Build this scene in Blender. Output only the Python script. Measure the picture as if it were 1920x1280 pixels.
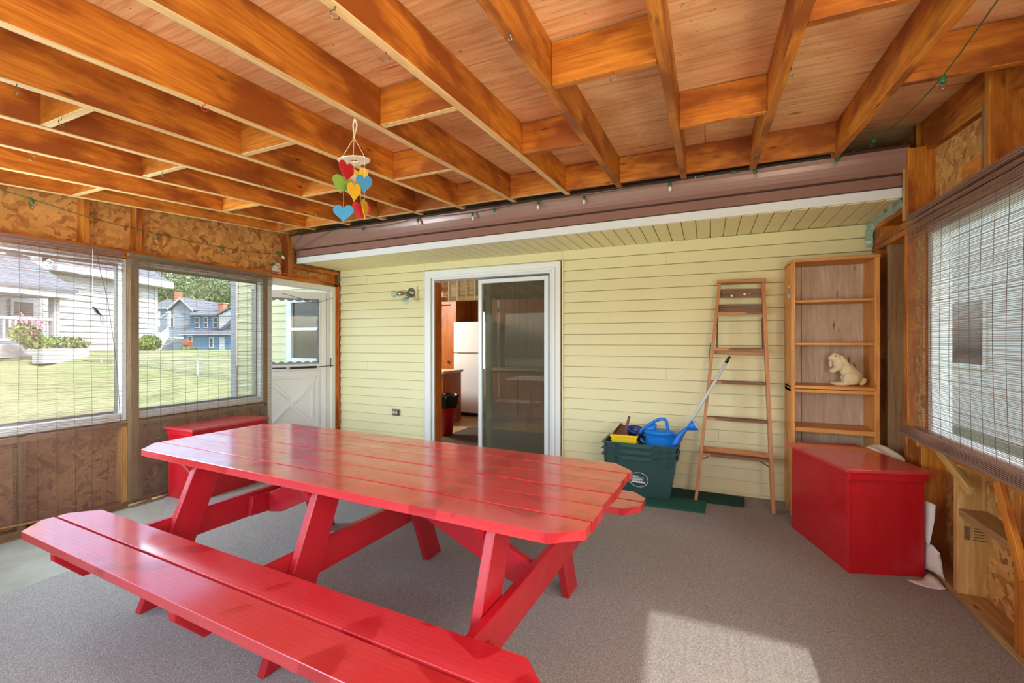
import bpy, bmesh, math, random
from mathutils import Vector, Matrix, Euler
random.seed(7)
PI = math.pi
S = bpy.context.scene
C = S.collection
for o in list(bpy.data.objects): bpy.data.objects.remove(o)

# ------------------------------------------------------------------ camera
cam_d = bpy.data.cameras.new('camera'); cam = bpy.data.objects.new('camera', cam_d); C.objects.link(cam)
cam.location = (0, 0, 1.37)
YAW = math.atan(365/830.)
cam.rotation_euler = (PI/2, 0, YAW)
cam_d.sensor_width = 36; cam_d.lens = 830*36/1920.; cam_d.clip_start = 0.03; cam_d.clip_end = 400
S.camera = cam
# ------------------------------------------------------------------ world, sun, lights, exposure
W = bpy.data.worlds.new('world'); S.world = W; W.use_nodes = True
nt = W.node_tree; nt.nodes.clear()
sky = nt.nodes.new('ShaderNodeTexSky'); sky.sky_type = 'NISHITA'; sky.sun_disc = False
sky.sun_elevation = math.radians(48); sky.sun_rotation = math.radians(90); sky.air_density = 1.0; sky.dust_density = 2.5; sky.ozone_density = 1.0
bg = nt.nodes.new('ShaderNodeBackground'); bg.inputs[1].default_value = 0.74
ow = nt.nodes.new('ShaderNodeOutputWorld')
nt.links.new(sky.outputs[0], bg.inputs[0]); nt.links.new(bg.outputs[0], ow.inputs[0])

def lamp(name, kind, loc, energy, color=(1,1,1), **k):
    d = bpy.data.lights.new(name, kind); d.energy = energy; d.color = color
    o = bpy.data.objects.new(name, d); C.objects.link(o); o.location = loc
    if 'dirv' in k: o.rotation_euler = Vector(k['dirv']).to_track_quat('-Z', 'Y').to_euler()
    if kind == 'AREA':
        d.shape = 'RECTANGLE'; d.size = k['sx']; d.size_y = k['sy']
    if kind == 'SUN': d.angle = math.radians(0.6)
    return o
lamp('sun', 'SUN', (20, 0, 30), 5.3, (1, .95, .88), dirv=(-1, .04, -1.13))
# unseen fill lamps added behind the camera and just outside the frame
lamp('fill_front_left', 'AREA', (-2.05, -.42, 1.42), 22, (.84, .94, 1), dirv=(0, 1, .10), sx=2.0, sy=1.3)
lamp('fill_front_right', 'AREA', (.05, -.42, 1.42), 16, (1, .93, .82), dirv=(0, 1, .75), sx=2.0, sy=1.3)
lamp('fill_right', 'AREA', (1.13, .15, 1.40), 48, (1, .89, .74), dirv=(-1, .30, .40), sx=1.1, sy=1.15)  # added warm fill, out of frame on the right
lamp('fill_left', 'AREA', (-4.30, 1.06, 1.40), 54, (.70, .90, 1), dirv=(1, 1.2, .05), sx=.46, sy=1.15)  # added cool fill, out of frame, brightens the left siding and carpet
lamp('kitchen_fill', 'AREA', (-5.1, 5.6, 2.3), 70, (1, .96, .88), dirv=(.45, .35, -1), sx=.5, sy=.5)  # unseen lamp added to brighten the kitchen and refrigerator
S.view_settings.view_transform = 'Standard'; S.view_settings.look = 'None'
S.view_settings.exposure = 0.32; S.view_settings.gamma = 1; S.view_settings.use_curve_mapping = False

# ------------------------------------------------------------------ materials
def lin(r, g, b):
    f = lambda c: (c/255/12.92) if c <= 10 else ((c/255+.055)/1.055)**2.4
    return (f(r), f(g), f(b), 1)
class NT:
    def __init__(s, name):
        s.m = bpy.data.materials.new(name); s.m.use_nodes = True; s.t = s.m.node_tree; s.t.nodes.clear()
        s.out = s.n('ShaderNodeOutputMaterial'); s.b = s.n('ShaderNodeBsdfPrincipled'); s.l(s.b.outputs[0], s.out.inputs[0])
    def n(s, t, **k):
        n = s.t.nodes.new(t)
        for a, v in k.items():
            if a.startswith('i_'): n.inputs[a[2:].replace('_', ' ')].default_value = v
            else: setattr(n, a, v)
        return n
    def l(s, a, b): s.t.links.new(a, b)
    def ramp(s, fac, stops):
        r = s.n('ShaderNodeValToRGB'); e = r.color_ramp.elements
        while len(e) < len(stops): e.new(.5)
        for i, (p, c) in enumerate(stops): e[i].position = p; e[i].color = c if len(c) == 4 else (*c, 1)
        s.l(fac, r.inputs[0]); return r.outputs[0]
    def mix(s, f, a, b, mode='MIX'):
        m = s.n('ShaderNodeMix', data_type='RGBA', blend_type=mode)
        for k, v in ((0, f), (6, a), (7, b)):
            if hasattr(v, 'links'): s.l(v, m.inputs[k])
            else: m.inputs[k].default_value = v
        return m.outputs[2]
    def math(s, op, a, b=None, c=None):
        m = s.n('ShaderNodeMath', operation=op)
        for k, v in enumerate((a, b, c)):
            if v is None: continue
            if hasattr(v, 'links'): s.l(v, m.inputs[k])
            else: m.inputs[k].default_value = v
        return m.outputs[0]
    def coord(s, kind='UV', scale=(1, 1, 1), rot=(0, 0, 0), rand=0):
        tc = s.n('ShaderNodeTexCoord'); mp = s.n('ShaderNodeMapping')
        mp.inputs['Scale'].default_value = scale; mp.inputs['Rotation'].default_value = rot
        s.l(tc.outputs[kind], mp.inputs[0])
        if rand:
            oi = s.n('ShaderNodeObjectInfo'); mu = s.math('MULTIPLY', oi.outputs['Random'], rand)
            cb = s.n('ShaderNodeCombineXYZ'); s.l(mu, cb.inputs[0]); s.l(mu, cb.inputs[1]); s.l(mu, cb.inputs[2])
            s.l(cb.outputs[0], mp.inputs['Location'])
        return mp.outputs[0]
    def noise(s, v, sc, det=4, rough=.55, dist=0):
        n = s.n('ShaderNodeTexNoise'); n.inputs['Scale'].default_value = sc; n.inputs['Detail'].default_value = det
        n.inputs['Roughness'].default_value = rough; n.inputs['Distortion'].default_value = dist
        s.l(v, n.inputs['Vector']); return n.outputs[0]
    def bump(s, h, st=.2, d=.01):
        b = s.n('ShaderNodeBump'); b.inputs['Strength'].default_value = st; b.inputs['Distance'].default_value = d
        s.l(h, b.inputs['Height']); s.l(b.outputs[0], s.b.inputs['Normal'])
    def col(s, c):
        if hasattr(c, 'links'): s.l(c, s.b.inputs['Base Color'])
        else: s.b.inputs['Base Color'].default_value = c
    def set(s, **k):
        for a, v in k.items(): s.b.inputs[a.replace('_', ' ')].default_value = v
        return s.m
def plain(name, c, rough=.5, var=.06, sc=6, **k):
    t = NT(name); v = t.coord('Object')
    n = t.noise(v, sc, 5)
    t.col(t.mix(t.math('MULTIPLY', n, 1.0), tuple(x*(1-var) for x in c[:3])+(1,), tuple(min(1, x*(1+var)) for x in c[:3])+(1,)))
    t.bump(t.noise(v, sc*14, 3), .05, .003)
    t.set(Roughness=rough, **k); return t.m
def wood(name, light, dark, knots=True, rough=.55, streak=26, rnd=9.0, blot=None, varamt=.25):
    t = NT(name)
    v = t.coord('UV', (1.1, streak*.32, 1), rand=rnd)
    g = t.noise(v, 3.0, 6, .6, .9)
    w = t.coord('UV', (.7, streak, 1), rand=rnd)
    g2 = t.noise(w, 4.0, 3, .5)
    f = t.math('ADD', t.math('MULTIPLY', g, .65), t.math('MULTIPLY', g2, .35))
    c = t.ramp(f, [(.34, dark), (.52, tuple((a+b)/2 for a, b in zip(light, dark))), (.68, light)])
    if blot:
        b = t.noise(t.coord('UV', (1, 2.2, 1), rand=rnd*1.3), 2.2, 4)
        c = t.mix(t.ramp(b, [(.46, (0, 0, 0, 1)), (.60, (.9, .9, .9, 1))]), c, blot)
    if knots:
        vo = t.n('ShaderNodeTexVoronoi', feature='F1'); vo.inputs['Scale'].default_value = 1
        t.l(t.coord('UV', (3.3, 12.0, 1), rand=rnd), vo.inputs['Vector'])
        k = t.ramp(vo.outputs['Distance'], [(.03, (1, 1, 1, 1)), (.075, (.55, .55, .55, 1)), (.15, (0, 0, 0, 1))])
        c = t.mix(k, c, tuple(x*.28 for x in dark[:3])+(1,))
    oi = t.n('ShaderNodeObjectInfo'); hs = t.n('ShaderNodeHueSaturation')
    t.l(t.math('MULTIPLY_ADD', oi.outputs['Random'], varamt, 1-varamt/2), hs.inputs['Value']); t.l(c, hs.inputs['Color'])
    t.col(hs.outputs[0]); t.bump(f, .18, .004); t.set(Roughness=rough); return t.m
def osb(name, a, b, c3):
    t = NT(name)
    base = t.coord('Object'); nz = t.n('ShaderNodeTexNoise'); nz.inputs['Scale'].default_value = 12; nz.inputs['Detail'].default_value = 4; t.l(base, nz.inputs[0])
    ad = t.n('ShaderNodeVectorMath', operation='MULTIPLY_ADD'); ad.inputs[1].default_value = (.035,)*3; t.l(nz.outputs['Color'], ad.inputs[0]); t.l(base, ad.inputs[2])
    def flake(rot, sc, el, seed):
        m1 = t.n('ShaderNodeMapping'); m1.inputs['Rotation'].default_value = (rot, 0, 0); t.l(ad.outputs[0], m1.inputs[0])
        mp = t.n('ShaderNodeMapping'); mp.inputs['Scale'].default_value = (sc, sc, sc*el); mp.inputs['Location'].default_value = (seed, seed*1.7, seed*.3); t.l(m1.outputs[0], mp.inputs[0])
        vo = t.n('ShaderNodeTexVoronoi', feature='F1'); vo.inputs['Scale'].default_value = 1; t.l(mp.outputs[0], vo.inputs['Vector'])
        sp = t.n('ShaderNodeSeparateColor'); t.l(vo.outputs['Color'], sp.inputs[0]); return sp
    fl_ = [flake(.75, 34, .36, 1), flake(-.85, 30, .40, 5), flake(1.6, 26, .42, 9), flake(.1, 30, .36, 13)]
    val, pri = fl_[0].outputs[0], fl_[0].outputs[1]
    for f in fl_[1:]:
        m_ = t.math('GREATER_THAN', f.outputs[1], pri); val = t.mix(m_, val, f.outputs[0]); pri = t.math('MAXIMUM', f.outputs[1], pri)
    col = t.ramp(val, [(.0, c3), (.18, b), (.6, a), (1, tuple(min(1, x*1.25) for x in a[:3])+(1,))])
    fine = t.noise(t.coord('Object', (20, 50, 90)), 3, 4, .7)
    col = t.mix(t.ramp(fine, [(.35, (.5, .5, .5, 1)), (.55, (0, 0, 0, 1))]), col, b)
    t.col(col); t.bump(t.math('ADD', pri, t.math('MULTIPLY', fine, .4)), .4, .006); t.set(Roughness=.7); return t.m
def redpaint(name, c=(.50, .008, .018, 1), rough=.40, coat=.3, cior=1.5):
    t = NT(name)
    g = t.noise(t.coord('UV', (1.3, 17, 1), rand=5), 4, 5, .6, .7)
    wv = t.n('ShaderNodeTexWave', wave_type='RINGS'); wv.inputs['Scale'].default_value = 3.2; wv.inputs['Distortion'].default_value = 5; wv.inputs['Detail'].default_value = 2
    t.l(t.coord('UV', (.55, 5.5, 1), rand=5), wv.inputs[0])
    col = t.mix(g, tuple(x*.82 for x in c[:3])+(1,), tuple(min(1, x*1.12) for x in c[:3])+(1,))
    if coat > .5:
        dm = t.noise(t.coord('Object'), 1.9, 3, .45, 1.6)
        col = t.mix(t.ramp(dm, [(.60, (0, 0, 0, 1)), (.625, (1, 1, 1, 1))]), col, (.50, .006, .016, 1))
    ch = t.noise(t.coord('UV', (5, 22, 1), rand=3), 3.3, 3, .6)
    chf = t.ramp(ch, [(.765, (0, 0, 0, 1)), (.80, (1, 1, 1, 1))])
    col = t.mix(chf, col, (.03, .012, .01, 1))
    t.col(col)
    h = t.math('ADD', t.math('MULTIPLY', wv.outputs[0], .5), t.math('MULTIPLY', g, .8))
    t.bump(h, .10, .004)
    r = t.ramp(t.noise(t.coord('UV', (1, 2, 1), rand=2), 3, 4), [(.35, (rough*.75,)*3+(1,)), (.65, (rough*1.5,)*3+(1,))])
    t.l(r, t.b.inputs['Roughness']); t.set(Coat_Weight=coat, Coat_Roughness=.13, Coat_IOR=cior); return t.m
def glass(name, tint=(.9, .95, .93, 1), refl=1.0, film=None, filmamt=0):
    t = NT(name); t.t.nodes.remove(t.b)
    tr = t.n('ShaderNodeBsdfTransparent'); tr.inputs[0].default_value = tint
    gl = t.n('ShaderNodeBsdfGlossy'); gl.inputs['Roughness'].default_value = .01; gl.inputs[0].default_value = (refl, refl, refl, 1)
    lw = t.n('ShaderNodeLayerWeight'); lw.inputs[0].default_value = .5; fr = t.n('ShaderNodeMath', operation='MULTIPLY_ADD')
    t.l(t.math('POWER', lw.outputs['Facing'], 5.0), fr.inputs[0]); fr.inputs[1].default_value = .92; fr.inputs[2].default_value = .04
    mx = t.n('ShaderNodeMixShader'); t.l(fr.outputs[0], mx.inputs[0]); t.l(tr.outputs[0], mx.inputs[1]); t.l(gl.outputs[0], mx.inputs[2])
    sh = mx.outputs[0]
    if film:
        df = t.n('ShaderNodeBsdfDiffuse'); df.inputs[0].default_value = film
        m2 = t.n('ShaderNodeMixShader'); m2.inputs[0].default_value = filmamt; t.l(sh, m2.inputs[1]); t.l(df.outputs[0], m2.inputs[2]); sh = m2.outputs[0]
    t.l(sh, t.out.inputs[0]); return t.m
def emit(name, c, st):
    t = NT(name); t.set(Emission_Color=c, Emission_Strength=st); t.col(c); return t.m

M = {}
M['pine'] = wood('pine_framing', lin(228, 150, 50), lin(170, 88, 14), blot=lin(140, 68, 18), varamt=.30)
M['pine_edge'] = wood('pine_pale_edge', lin(236, 204, 144), lin(206, 160, 96), varamt=.15)  # paler pine for undersides of the left rafters and blocks
M['pine_pale'] = wood('pine_pale', lin(226, 186, 116), lin(184, 128, 62), varamt=.15)
M['pine_grey'] = wood('pine_weathered', lin(170, 140, 100), lin(116, 84, 52), knots=False)
M['plate'] = wood('plate_wood', lin(190, 152, 100), lin(140, 98, 54), knots=True)
M['ladder'] = wood('ladder_wood', lin(206, 142, 82), lin(168, 102, 52), knots=False, rough=.45, varamt=.1)
M['ladder_step'] = wood('ladder_step_wood', lin(150, 108, 78), lin(96, 62, 42), knots=False, rough=.6, varamt=.1)
M['shelf'] = wood('bookcase_pine', lin(234, 168, 84), lin(196, 120, 46), rough=.45, varamt=.12)
M['barn'] = wood('bookcase_back_board', lin(228, 206, 180), lin(186, 162, 138), knots=True, rough=.75, streak=18, varamt=.12)
M['panelling'] = wood('kitchen_panelling', lin(200, 120, 46), lin(138, 66, 20), rough=.45, knots=False)
M['bamboo'] = wood('bamboo', lin(206, 170, 110), lin(158, 118, 66), knots=False, varamt=.1)
t = NT('plywood')
v = t.coord('Object', (1.3, 22, 22)); g = t.noise(v, 2.0, 7, .66, .5)
c = t.ramp(g, [(.28, lin(150, 90, 52)), (.35, lin(226, 162, 102)), (.55, lin(250, 204, 148)), (.75, lin(254, 222, 172))])
b = t.noise(t.coord('Object'), 2.1, 4, .6, .4); c = t.mix(t.ramp(b, [(.47, (0, 0, 0, 1)), (.7, (.55, .55, .55, 1))]), c, lin(196, 112, 62))
vo = t.n('ShaderNodeTexVoronoi'); vo.inputs['Scale'].default_value = 1; t.l(t.coord('Object', (1.7, 4.2, .2)), vo.inputs['Vector'])
c = t.mix(t.ramp(vo.outputs['Distance'], [(.03, (.9,)*3+(1,)), (.09, (0, 0, 0, 1))]), c, lin(128, 70, 36))
ns = t.noise(t.coord('Object', (26, 60, 60)), 1.6, 2, .5); c = t.mix(t.ramp(ns, [(.24, (1, 1, 1, 1)), (.29, (0, 0, 0, 1))]), c, lin(92, 48, 28))
t.col(c); t.bump(g, .2, .004); M['ply'] = t.set(Roughness=.6)
M['osb'] = osb('osb_board', lin(218, 164, 92), lin(190, 130, 64), lin(150, 96, 44))
M['osb_dark'] = osb('osb_board_dark', lin(176, 134, 92), lin(150, 110, 72), lin(116, 82, 52))  # darker, browner board for the lower left panels
M['red'] = redpaint('red_gloss_paint'); M['red_top'] = redpaint('red_worn_veiled_paint', (.66, .030, .040, 1), .38, 1.0, 1.95)  # top boards paler: wear plus a sheen veil put into the colour
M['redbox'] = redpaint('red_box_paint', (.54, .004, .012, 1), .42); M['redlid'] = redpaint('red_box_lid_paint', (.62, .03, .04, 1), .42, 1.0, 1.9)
M['white'] = plain('white_trim_paint', lin(232, 234, 230), .35, .02)
M['vinyl'] = plain('white_vinyl', lin(226, 230, 228), .3, .03)
M['siding'] = plain('yellow_vinyl_siding', lin(228, 218, 168), .42, .035, 3)
M['soffit'] = plain('soffit_vinyl', lin(238, 226, 172), .45, .03, 3)
M['brown'] = plain('brown_aluminium', lin(152, 114, 100), .28, .06, 3, Metallic=.1)
M['brown_dk'] = plain('brown_aluminium_dark', lin(70, 46, 42), .4, .06, 3)
M['black'] = plain('black_plastic', lin(24, 24, 26), .4)
M['shingle'] = plain('asphalt_shingle', lin(104, 108, 116), .9, .35, 12)
M['dark'] = plain('dark_shingle', lin(30, 26, 24), .95, .3, 20)
M['green_bin'] = plain('green_crate_plastic', lin(50, 84, 80), .42, .08, 4)
M['blue'] = plain('blue_plastic', lin(18, 120, 214), .32, .05)
M['blue_dk'] = plain('dark_blue_plastic', lin(22, 62, 138), .35)
M['yellow'] = plain('yellow_plastic', lin(240, 206, 24), .4)
M['maroon'] = plain('maroon_plastic', lin(104, 48, 44), .45)
M['grey_pole'] = plain('pale_grey_metal', lin(202, 206, 206), .3)
M['metal'] = plain('brushed_metal', lin(150, 148, 140), .3, .1, 30, Metallic=.9)
M['metal_dk'] = plain('dark_steel', lin(70, 66, 60), .45, .1, 30, Metallic=.6)
M['cream'] = plain('cream_carved_wood', lin(226, 206, 160), .6, .22, 16)
M['cat_white'] = plain('cream_white_paint', lin(236, 228, 206), .5)
M['mattgreen'] = plain('green_turf', lin(22, 92, 80), .95, .35, 60)
M['mattgreen2'] = plain('dark_green_turf', lin(18, 66, 56), .95, .35, 60)
M['heart_red'] = plain('red_felt', lin(190, 26, 34), .6); M['heart_blue'] = plain('blue_felt', lin(60, 146, 190), .6)
M['heart_yel'] = plain('yellow_felt', lin(216, 168, 20), .6); M['heart_grn'] = plain('green_felt', lin(122, 162, 52), .6)
M['string'] = plain('cream_string', lin(230, 220, 190), .7)
M['cordgreen'] = plain('green_cord', lin(52, 84, 50), .5); M['socket'] = plain('green_socket', lin(34, 110, 62), .4)
M['orange_cord'] = plain('orange_cord', lin(206, 92, 40), .5)
M['blind'] = plain('matchstick_brown', lin(176, 150, 132), .6, .3, 20)
M['blind_r'] = plain('matchstick_redbrown', lin(146, 112, 98), .6, .3, 20)
M['blind_grey'] = plain('matchstick_greybrown', lin(136, 126, 108), .6, .3, 20)
M['thread'] = plain('dark_thread', lin(70, 56, 48), .8)
M['paper'] = plain('white_paper', lin(226, 220, 206), .7, .05)
M['cream_pl'] = plain('ivory_plastic', lin(226, 218, 180), .4)
M['fridge'] = plain('white_enamel', lin(226, 226, 226), .25, .02)
M['redcan'] = plain('red_plastic', lin(160, 20, 26), .35)
M['rubber_bag'] = plain('black_bag', lin(16, 16, 18), .25)
M['rug'] = plain('dark_rug', lin(86, 76, 68), .95, .2, 30)
M['plaster'] = plain('cream_ceiling', lin(214, 204, 180), .8)
M['counter'] = plain('counter_top', lin(190, 180, 150), .4)
M['clear'] = glass('clear_glass'); M['window_glass'] = glass('window_glass', (.96, .98, .97, 1))
M['slider_glass'] = glass('slider_glass', (.62, .62, .52, 1), 1.0, (.20, .20, .15, 1), .22)
M['sheath'] = plain('siding_backer', lin(162, 150, 108), .8)  # dark tan puts the lap shadow lines into the gap colour
M['tape'] = plain('sage_foil_tape', lin(150, 172, 158), .35, .12, 20, Metallic=.3)
M['scallop'] = plain('grey_scallop_film', lin(136, 144, 152), .4)
M['ext_glass'] = plain('dark_window_pane', lin(60, 66, 66), .08, .2)
M['ext_white'] = plain('white_clapboard', lin(172, 174, 178), .6, .05)
M['ext_blue'] = plain('blue_clapboard', lin(82, 120, 150), .65, .06)
M['ext_grey'] = plain('grey_clapboard', lin(138, 150, 162), .65, .06)
M['ext_pale'] = plain('pale_grey_clapboard', lin(232, 218, 190), .65, .05)
M['chimney'] = plain('chimney_brick', lin(176, 112, 92), .8, .2, 12)
M['concrete'] = plain('concrete', lin(176, 170, 160), .9)
M['bark'] = plain('tree_bark', lin(92, 78, 62), .9)
M['galv'] = plain('galvanised_steel', lin(180, 182, 182), .4, .08, 20, Metallic=.5)
M['pink'] = plain('pink_petals', lin(226, 120, 150), .7)
def leafmat(name, a, b):
    t = NT(name); oi = t.noise(t.coord('Object'), .9, 5, .7); t.col(t.ramp(oi, [(.35, b), (.65, a)])); t.set(Roughness=.7); return t.m
M['leaf'] = leafmat('tree_leaves', lin(136, 154, 100), lin(66, 90, 56)); M['leaf2'] = leafmat('bush_leaves', lin(134, 152, 74), lin(62, 88, 42))
M['leaf3'] = leafmat('red_bush_leaves', lin(214, 108, 84), lin(140, 66, 56))
t = NT('lawn_grass'); n1 = t.noise(t.coord('Object'), .55, 5, .7); n2 = t.noise(t.coord('Object'), 40, 3)
t.col(t.mix(n2, t.ramp(n1, [(.35, lin(108, 116, 74)), (.65, lin(138, 142, 100))]), t.ramp(n1, [(.35, lin(120, 128, 86)), (.65, lin(152, 154, 114))])))
t.bump(n2, .5, .03); M['grass'] = t.set(Roughness=.95)
t = NT('carpet')
sp = t.noise(t.coord('Object'), 300, 2, .7); big = t.noise(t.coord('Object'), 1.6, 4)
fib = t.noise(t.coord('Object', (1, 3.2, 1), (0, 0, .5)), 95, 3, .6)
c = t.ramp(t.math('ADD', t.math('MULTIPLY', sp, .6), t.math('MULTIPLY', fib, .4)), [(.36, lin(108, 105, 104)), (.50, lin(154, 150, 147)), (.64, lin(200, 196, 192))])
c = t.mix(t.math('MULTIPLY', big, .25), c, lin(136, 127, 120))
t.col(c); t.bump(fib, .5, .006); M['carpet'] = t.set(Roughness=.97)
t = NT('sheet_vinyl'); n = t.noise(t.coord('Object'), 3, 5); t.col(t.ramp(n, [(.3, lin(150, 148, 132)), (.7, lin(186, 190, 184))])); t.bump(t.noise(t.coord('Object'), 7, 2), .3, .01); M['lino'] = t.set(Roughness=.32)
t = NT('kitchen_tile'); br = t.n('ShaderNodeTexVoronoi'); br.inputs['Scale'].default_value = 14; t.l(t.coord('Object'), br.inputs[0]); sc_ = t.n('ShaderNodeSeparateColor'); t.l(br.outputs['Color'], sc_.inputs[0])
t.col(t.ramp(sc_.outputs[0], [(0, lin(170, 130, 86)), (1, lin(204, 168, 120))])); M['ktile'] = t.set(Roughness=.35)

# ------------------------------------------------------------------ mesh builder
class MB:
    def __init__(s): s.v = []; s.f = []; s.uv = []; s.mi = []
    def poly(s, pts, faces, g=(1, 0, 0), mi=0, T=None):
        g = Vector(g).normalized(); b = len(s.v)
        P = [Vector(p) for p in pts]
        for f in faces:
            n = Vector((0, 0, 0))
            for i in range(len(f)):
                a, c = P[f[i]], P[f[(i+1) % len(f)]]
                n += Vector(((a.y-c.y)*(a.z+c.z), (a.z-c.z)*(a.x+c.x), (a.x-c.x)*(a.y+c.y)))
            if n.length > 1e-12: n.normalize()
            if abs(n.dot(g)) > .9:
                h = Vector((0, 0, 1)) if abs(g.z) < .8 else Vector((1, 0, 0)); w = g.cross(h)
                s.uv.append([(P[i].dot(h)*.3+7, P[i].dot(w)) for i in f])
            else:
                w = g.cross(n).normalized(); off = .37*round(n.x*2+n.y*3+n.z*5)
                s.uv.append([(P[i].dot(g), P[i].dot(w)+off) for i in f])
            s.f.append([b+i for i in f]); s.mi.append(mi)
        s.v += [tuple(T @ p) if T is not None else tuple(p) for p in P]
        return s
    def box(s, x0, x1, y0, y1, z0, z1, g=None, mi=0, T=None):
        d = (abs(x1-x0), abs(y1-y0), abs(z1-z0))
        if g is None: k = d.index(max(d)); g = [(1, 0, 0), (0, 1, 0), (0, 0, 1)][k]
        x0, x1 = min(x0, x1), max(x0, x1); y0, y1 = min(y0, y1), max(y0, y1); z0, z1 = min(z0, z1), max(z0, z1)
        p = [(x0, y0, z0), (x1, y0, z0), (x1, y1, z0), (x0, y1, z0), (x0, y0, z1), (x1, y0, z1), (x1, y1, z1), (x0, y1, z1)]
        return s.poly(p, [(0, 3, 2, 1), (4, 5, 6, 7), (0, 1, 5, 4), (1, 2, 6, 5), (2, 3, 7, 6), (3, 0, 4, 7)], g, mi, T)
    def prism(s, pts, vec, g=None, mi=0, T=None):
        # pts: planar outline (3d), extruded by vec
        P = [Vector(p) for p in pts]; V = Vector(vec); n = len(P)
        nn = Vector((0, 0, 0))
        for i in range(n):
            a, c = P[i], P[(i+1) % n]
            nn += Vector(((a.y-c.y)*(a.z+c.z), (a.z-c.z)*(a.x+c.x), (a.x-c.x)*(a.y+c.y)))
        if nn.dot(V) > 0: P.reverse()
        Q = P+[p+V for p in P]
        fs = [tuple(range(n)), tuple(range(2*n-1, n-1, -1))]+[((i+1) % n, i, n+i, n+(i+1) % n) for i in range(n)]
        return s.poly(Q, fs, g or V, mi, T)
    def beam(s, a, b, w, h, up=(0, 0, 1), g=None, mi=0):
        # rectangular bar from a to b, w across (side), h along up
        a, b = Vector(a), Vector(b); d = (b-a).normalized(); side = d.cross(Vector(up))
        if side.length < 1e-5: side = d.cross(Vector((1, 0, 0)))
        side.normalize(); u = side.cross(d).normalized()
        o = [a+side*(i*w/2)+u*(j*h/2) for i, j in ((-1, -1), (1, -1), (1, 1), (-1, 1))]
        return s.prism(o, b-a, g or d, mi)
    def tube(s, pts, r, n=8, mi=0, cap=True, closed=False):
        P = [Vector(p) for p in pts]; R = r if isinstance(r, (list, tuple)) else [r]*len(P)
        rings = []; up = Vector((0, 0, 1)); m = len(P)
        prev = None
        for i, p in enumerate(P):
            if closed: d = P[(i+1) % m]-P[(i-1) % m]
            else: d = (P[min(i+1, m-1)]-P[max(i-1, 0)])
            d = d.normalized() if d.length > 1e-9 else Vector((0, 0, 1))
            if prev is None:
                sd = d.cross(up)
                if sd.length < .05: sd = d.cross(Vector((1, 0, 0)))
            else: sd = prev-d*prev.dot(d)
            sd.normalize(); prev = sd; w = d.cross(sd)
            rings.append([p+(sd*math.cos(2*PI*k/n)+w*math.sin(2*PI*k/n))*R[i] for k in range(n)])
        pts_ = [q for rg in rings for q in rg]; fs = []
        for i in range(m if closed else m-1):
            j = (i+1) % m
            for k in range(n): fs.append((i*n+k, i*n+(k+1) % n, j*n+(k+1) % n, j*n+k))
        if cap and not closed: fs += [tuple(range(n-1, -1, -1)), tuple((m-1)*n+k for k in range(n))]
        return s.poly(pts_, fs, (P[-1]-P[0]) if (P[-1]-P[0]).length > 1e-6 else (1, 0, 0), mi)
    def lathe(s, prof, n=20, mi=0, T=None, sx=1, sy=1):
        pts = []; fs = []
        for (r, z) in prof: pts += [(r*sx*math.cos(2*PI*k/n), r*sy*math.sin(2*PI*k/n), z) for k in range(n)]
        m = len(prof)
        for i in range(m-1):
            for k in range(n): fs.append((i*n+k, i*n+(k+1) % n, (i+1)*n+(k+1) % n, (i+1)*n+k))
        if prof[0][0] > 1e-6: fs.append(tuple(range(n-1, -1, -1)))
        if prof[-1][0] > 1e-6: fs.append(tuple((m-1)*n+k for k in range(n)))
        return s.poly(pts, fs, (0, 0, 1), mi, T)
    def ell(s, c, r, rot=(0, 0, 0), n=14, mi=0):
        T = Matrix.Translation(c) @ Euler(rot).to_matrix().to_4x4() @ Matrix.Diagonal((*r, 1))
        pr = [(math.sin(PI*i/n)+(1e-4 if i in (0, n) else 0), -math.cos(PI*i/n)) for i in range(n+1)]
        return s.lathe(pr, n+2, mi, T)
    def build(s, name, mat=None, parent=None, smooth=False, bevel=0, origin=None, label=None):
        V = [Vector(v) for v in s.v]
        if origin is None:
            mn = Vector((min(v.x for v in V), min(v.y for v in V), min(v.z for v in V))); mx = Vector((max(v.x for v in V), max(v.y for v in V), max(v.z for v in V)))
            origin = Vector(((mn.x+mx.x)/2, (mn.y+mx.y)/2, mn.z))
        origin = Vector(origin)
        me = bpy.data.meshes.new(name); me.from_pydata([v-origin for v in V], [], s.f)
        uvl = me.uv_layers.new(name='UVMap'); flat = []
        for u in s.uv:
            for a in u: flat += [a[0], a[1]]
        uvl.data.foreach_set('uv', flat)
        for m_ in (mat if isinstance(mat, (list, tuple)) else [mat]): me.materials.append(M[m_] if isinstance(m_, str) else m_)
        me.polygons.foreach_set('material_index', s.mi)
        if smooth: me.polygons.foreach_set('use_smooth', [True]*len(me.polygons))
        me.update()
        o = bpy.data.objects.new(name, me); C.objects.link(o); o.location = origin
        if parent is not None: par(o, parent)
        if bevel:
            b = o.modifiers.new('bevel', 'BEVEL'); b.width = bevel; b.segments = 1; b.limit_method = 'ANGLE'; b.angle_limit = math.radians(50)
        if smooth and smooth != 'all':
            pass
        if label: o['label'] = label
        return o
def wm(o):
    m = Matrix.Translation(o.location) @ o.rotation_euler.to_matrix().to_4x4()
    return (wm(o.parent) @ o.matrix_parent_inverse @ m) if o.parent else m
def par(o, p): o.parent = p; o.matrix_parent_inverse = wm(p).inverted()
def tag(o, label, cat, group=None, kind=None):
    if label: o['label'] = label
    if cat: o['category'] = cat
    if group: o['group'] = group
    if kind: o['kind'] = kind
    return o
def thing(name, label, cat, loc=(0, 0, 0), group=None):
    o = bpy.data.objects.new(name, None); C.objects.link(o); o.location = loc; o.empty_display_size = .1
    return tag(o, label, cat, group)
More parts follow.
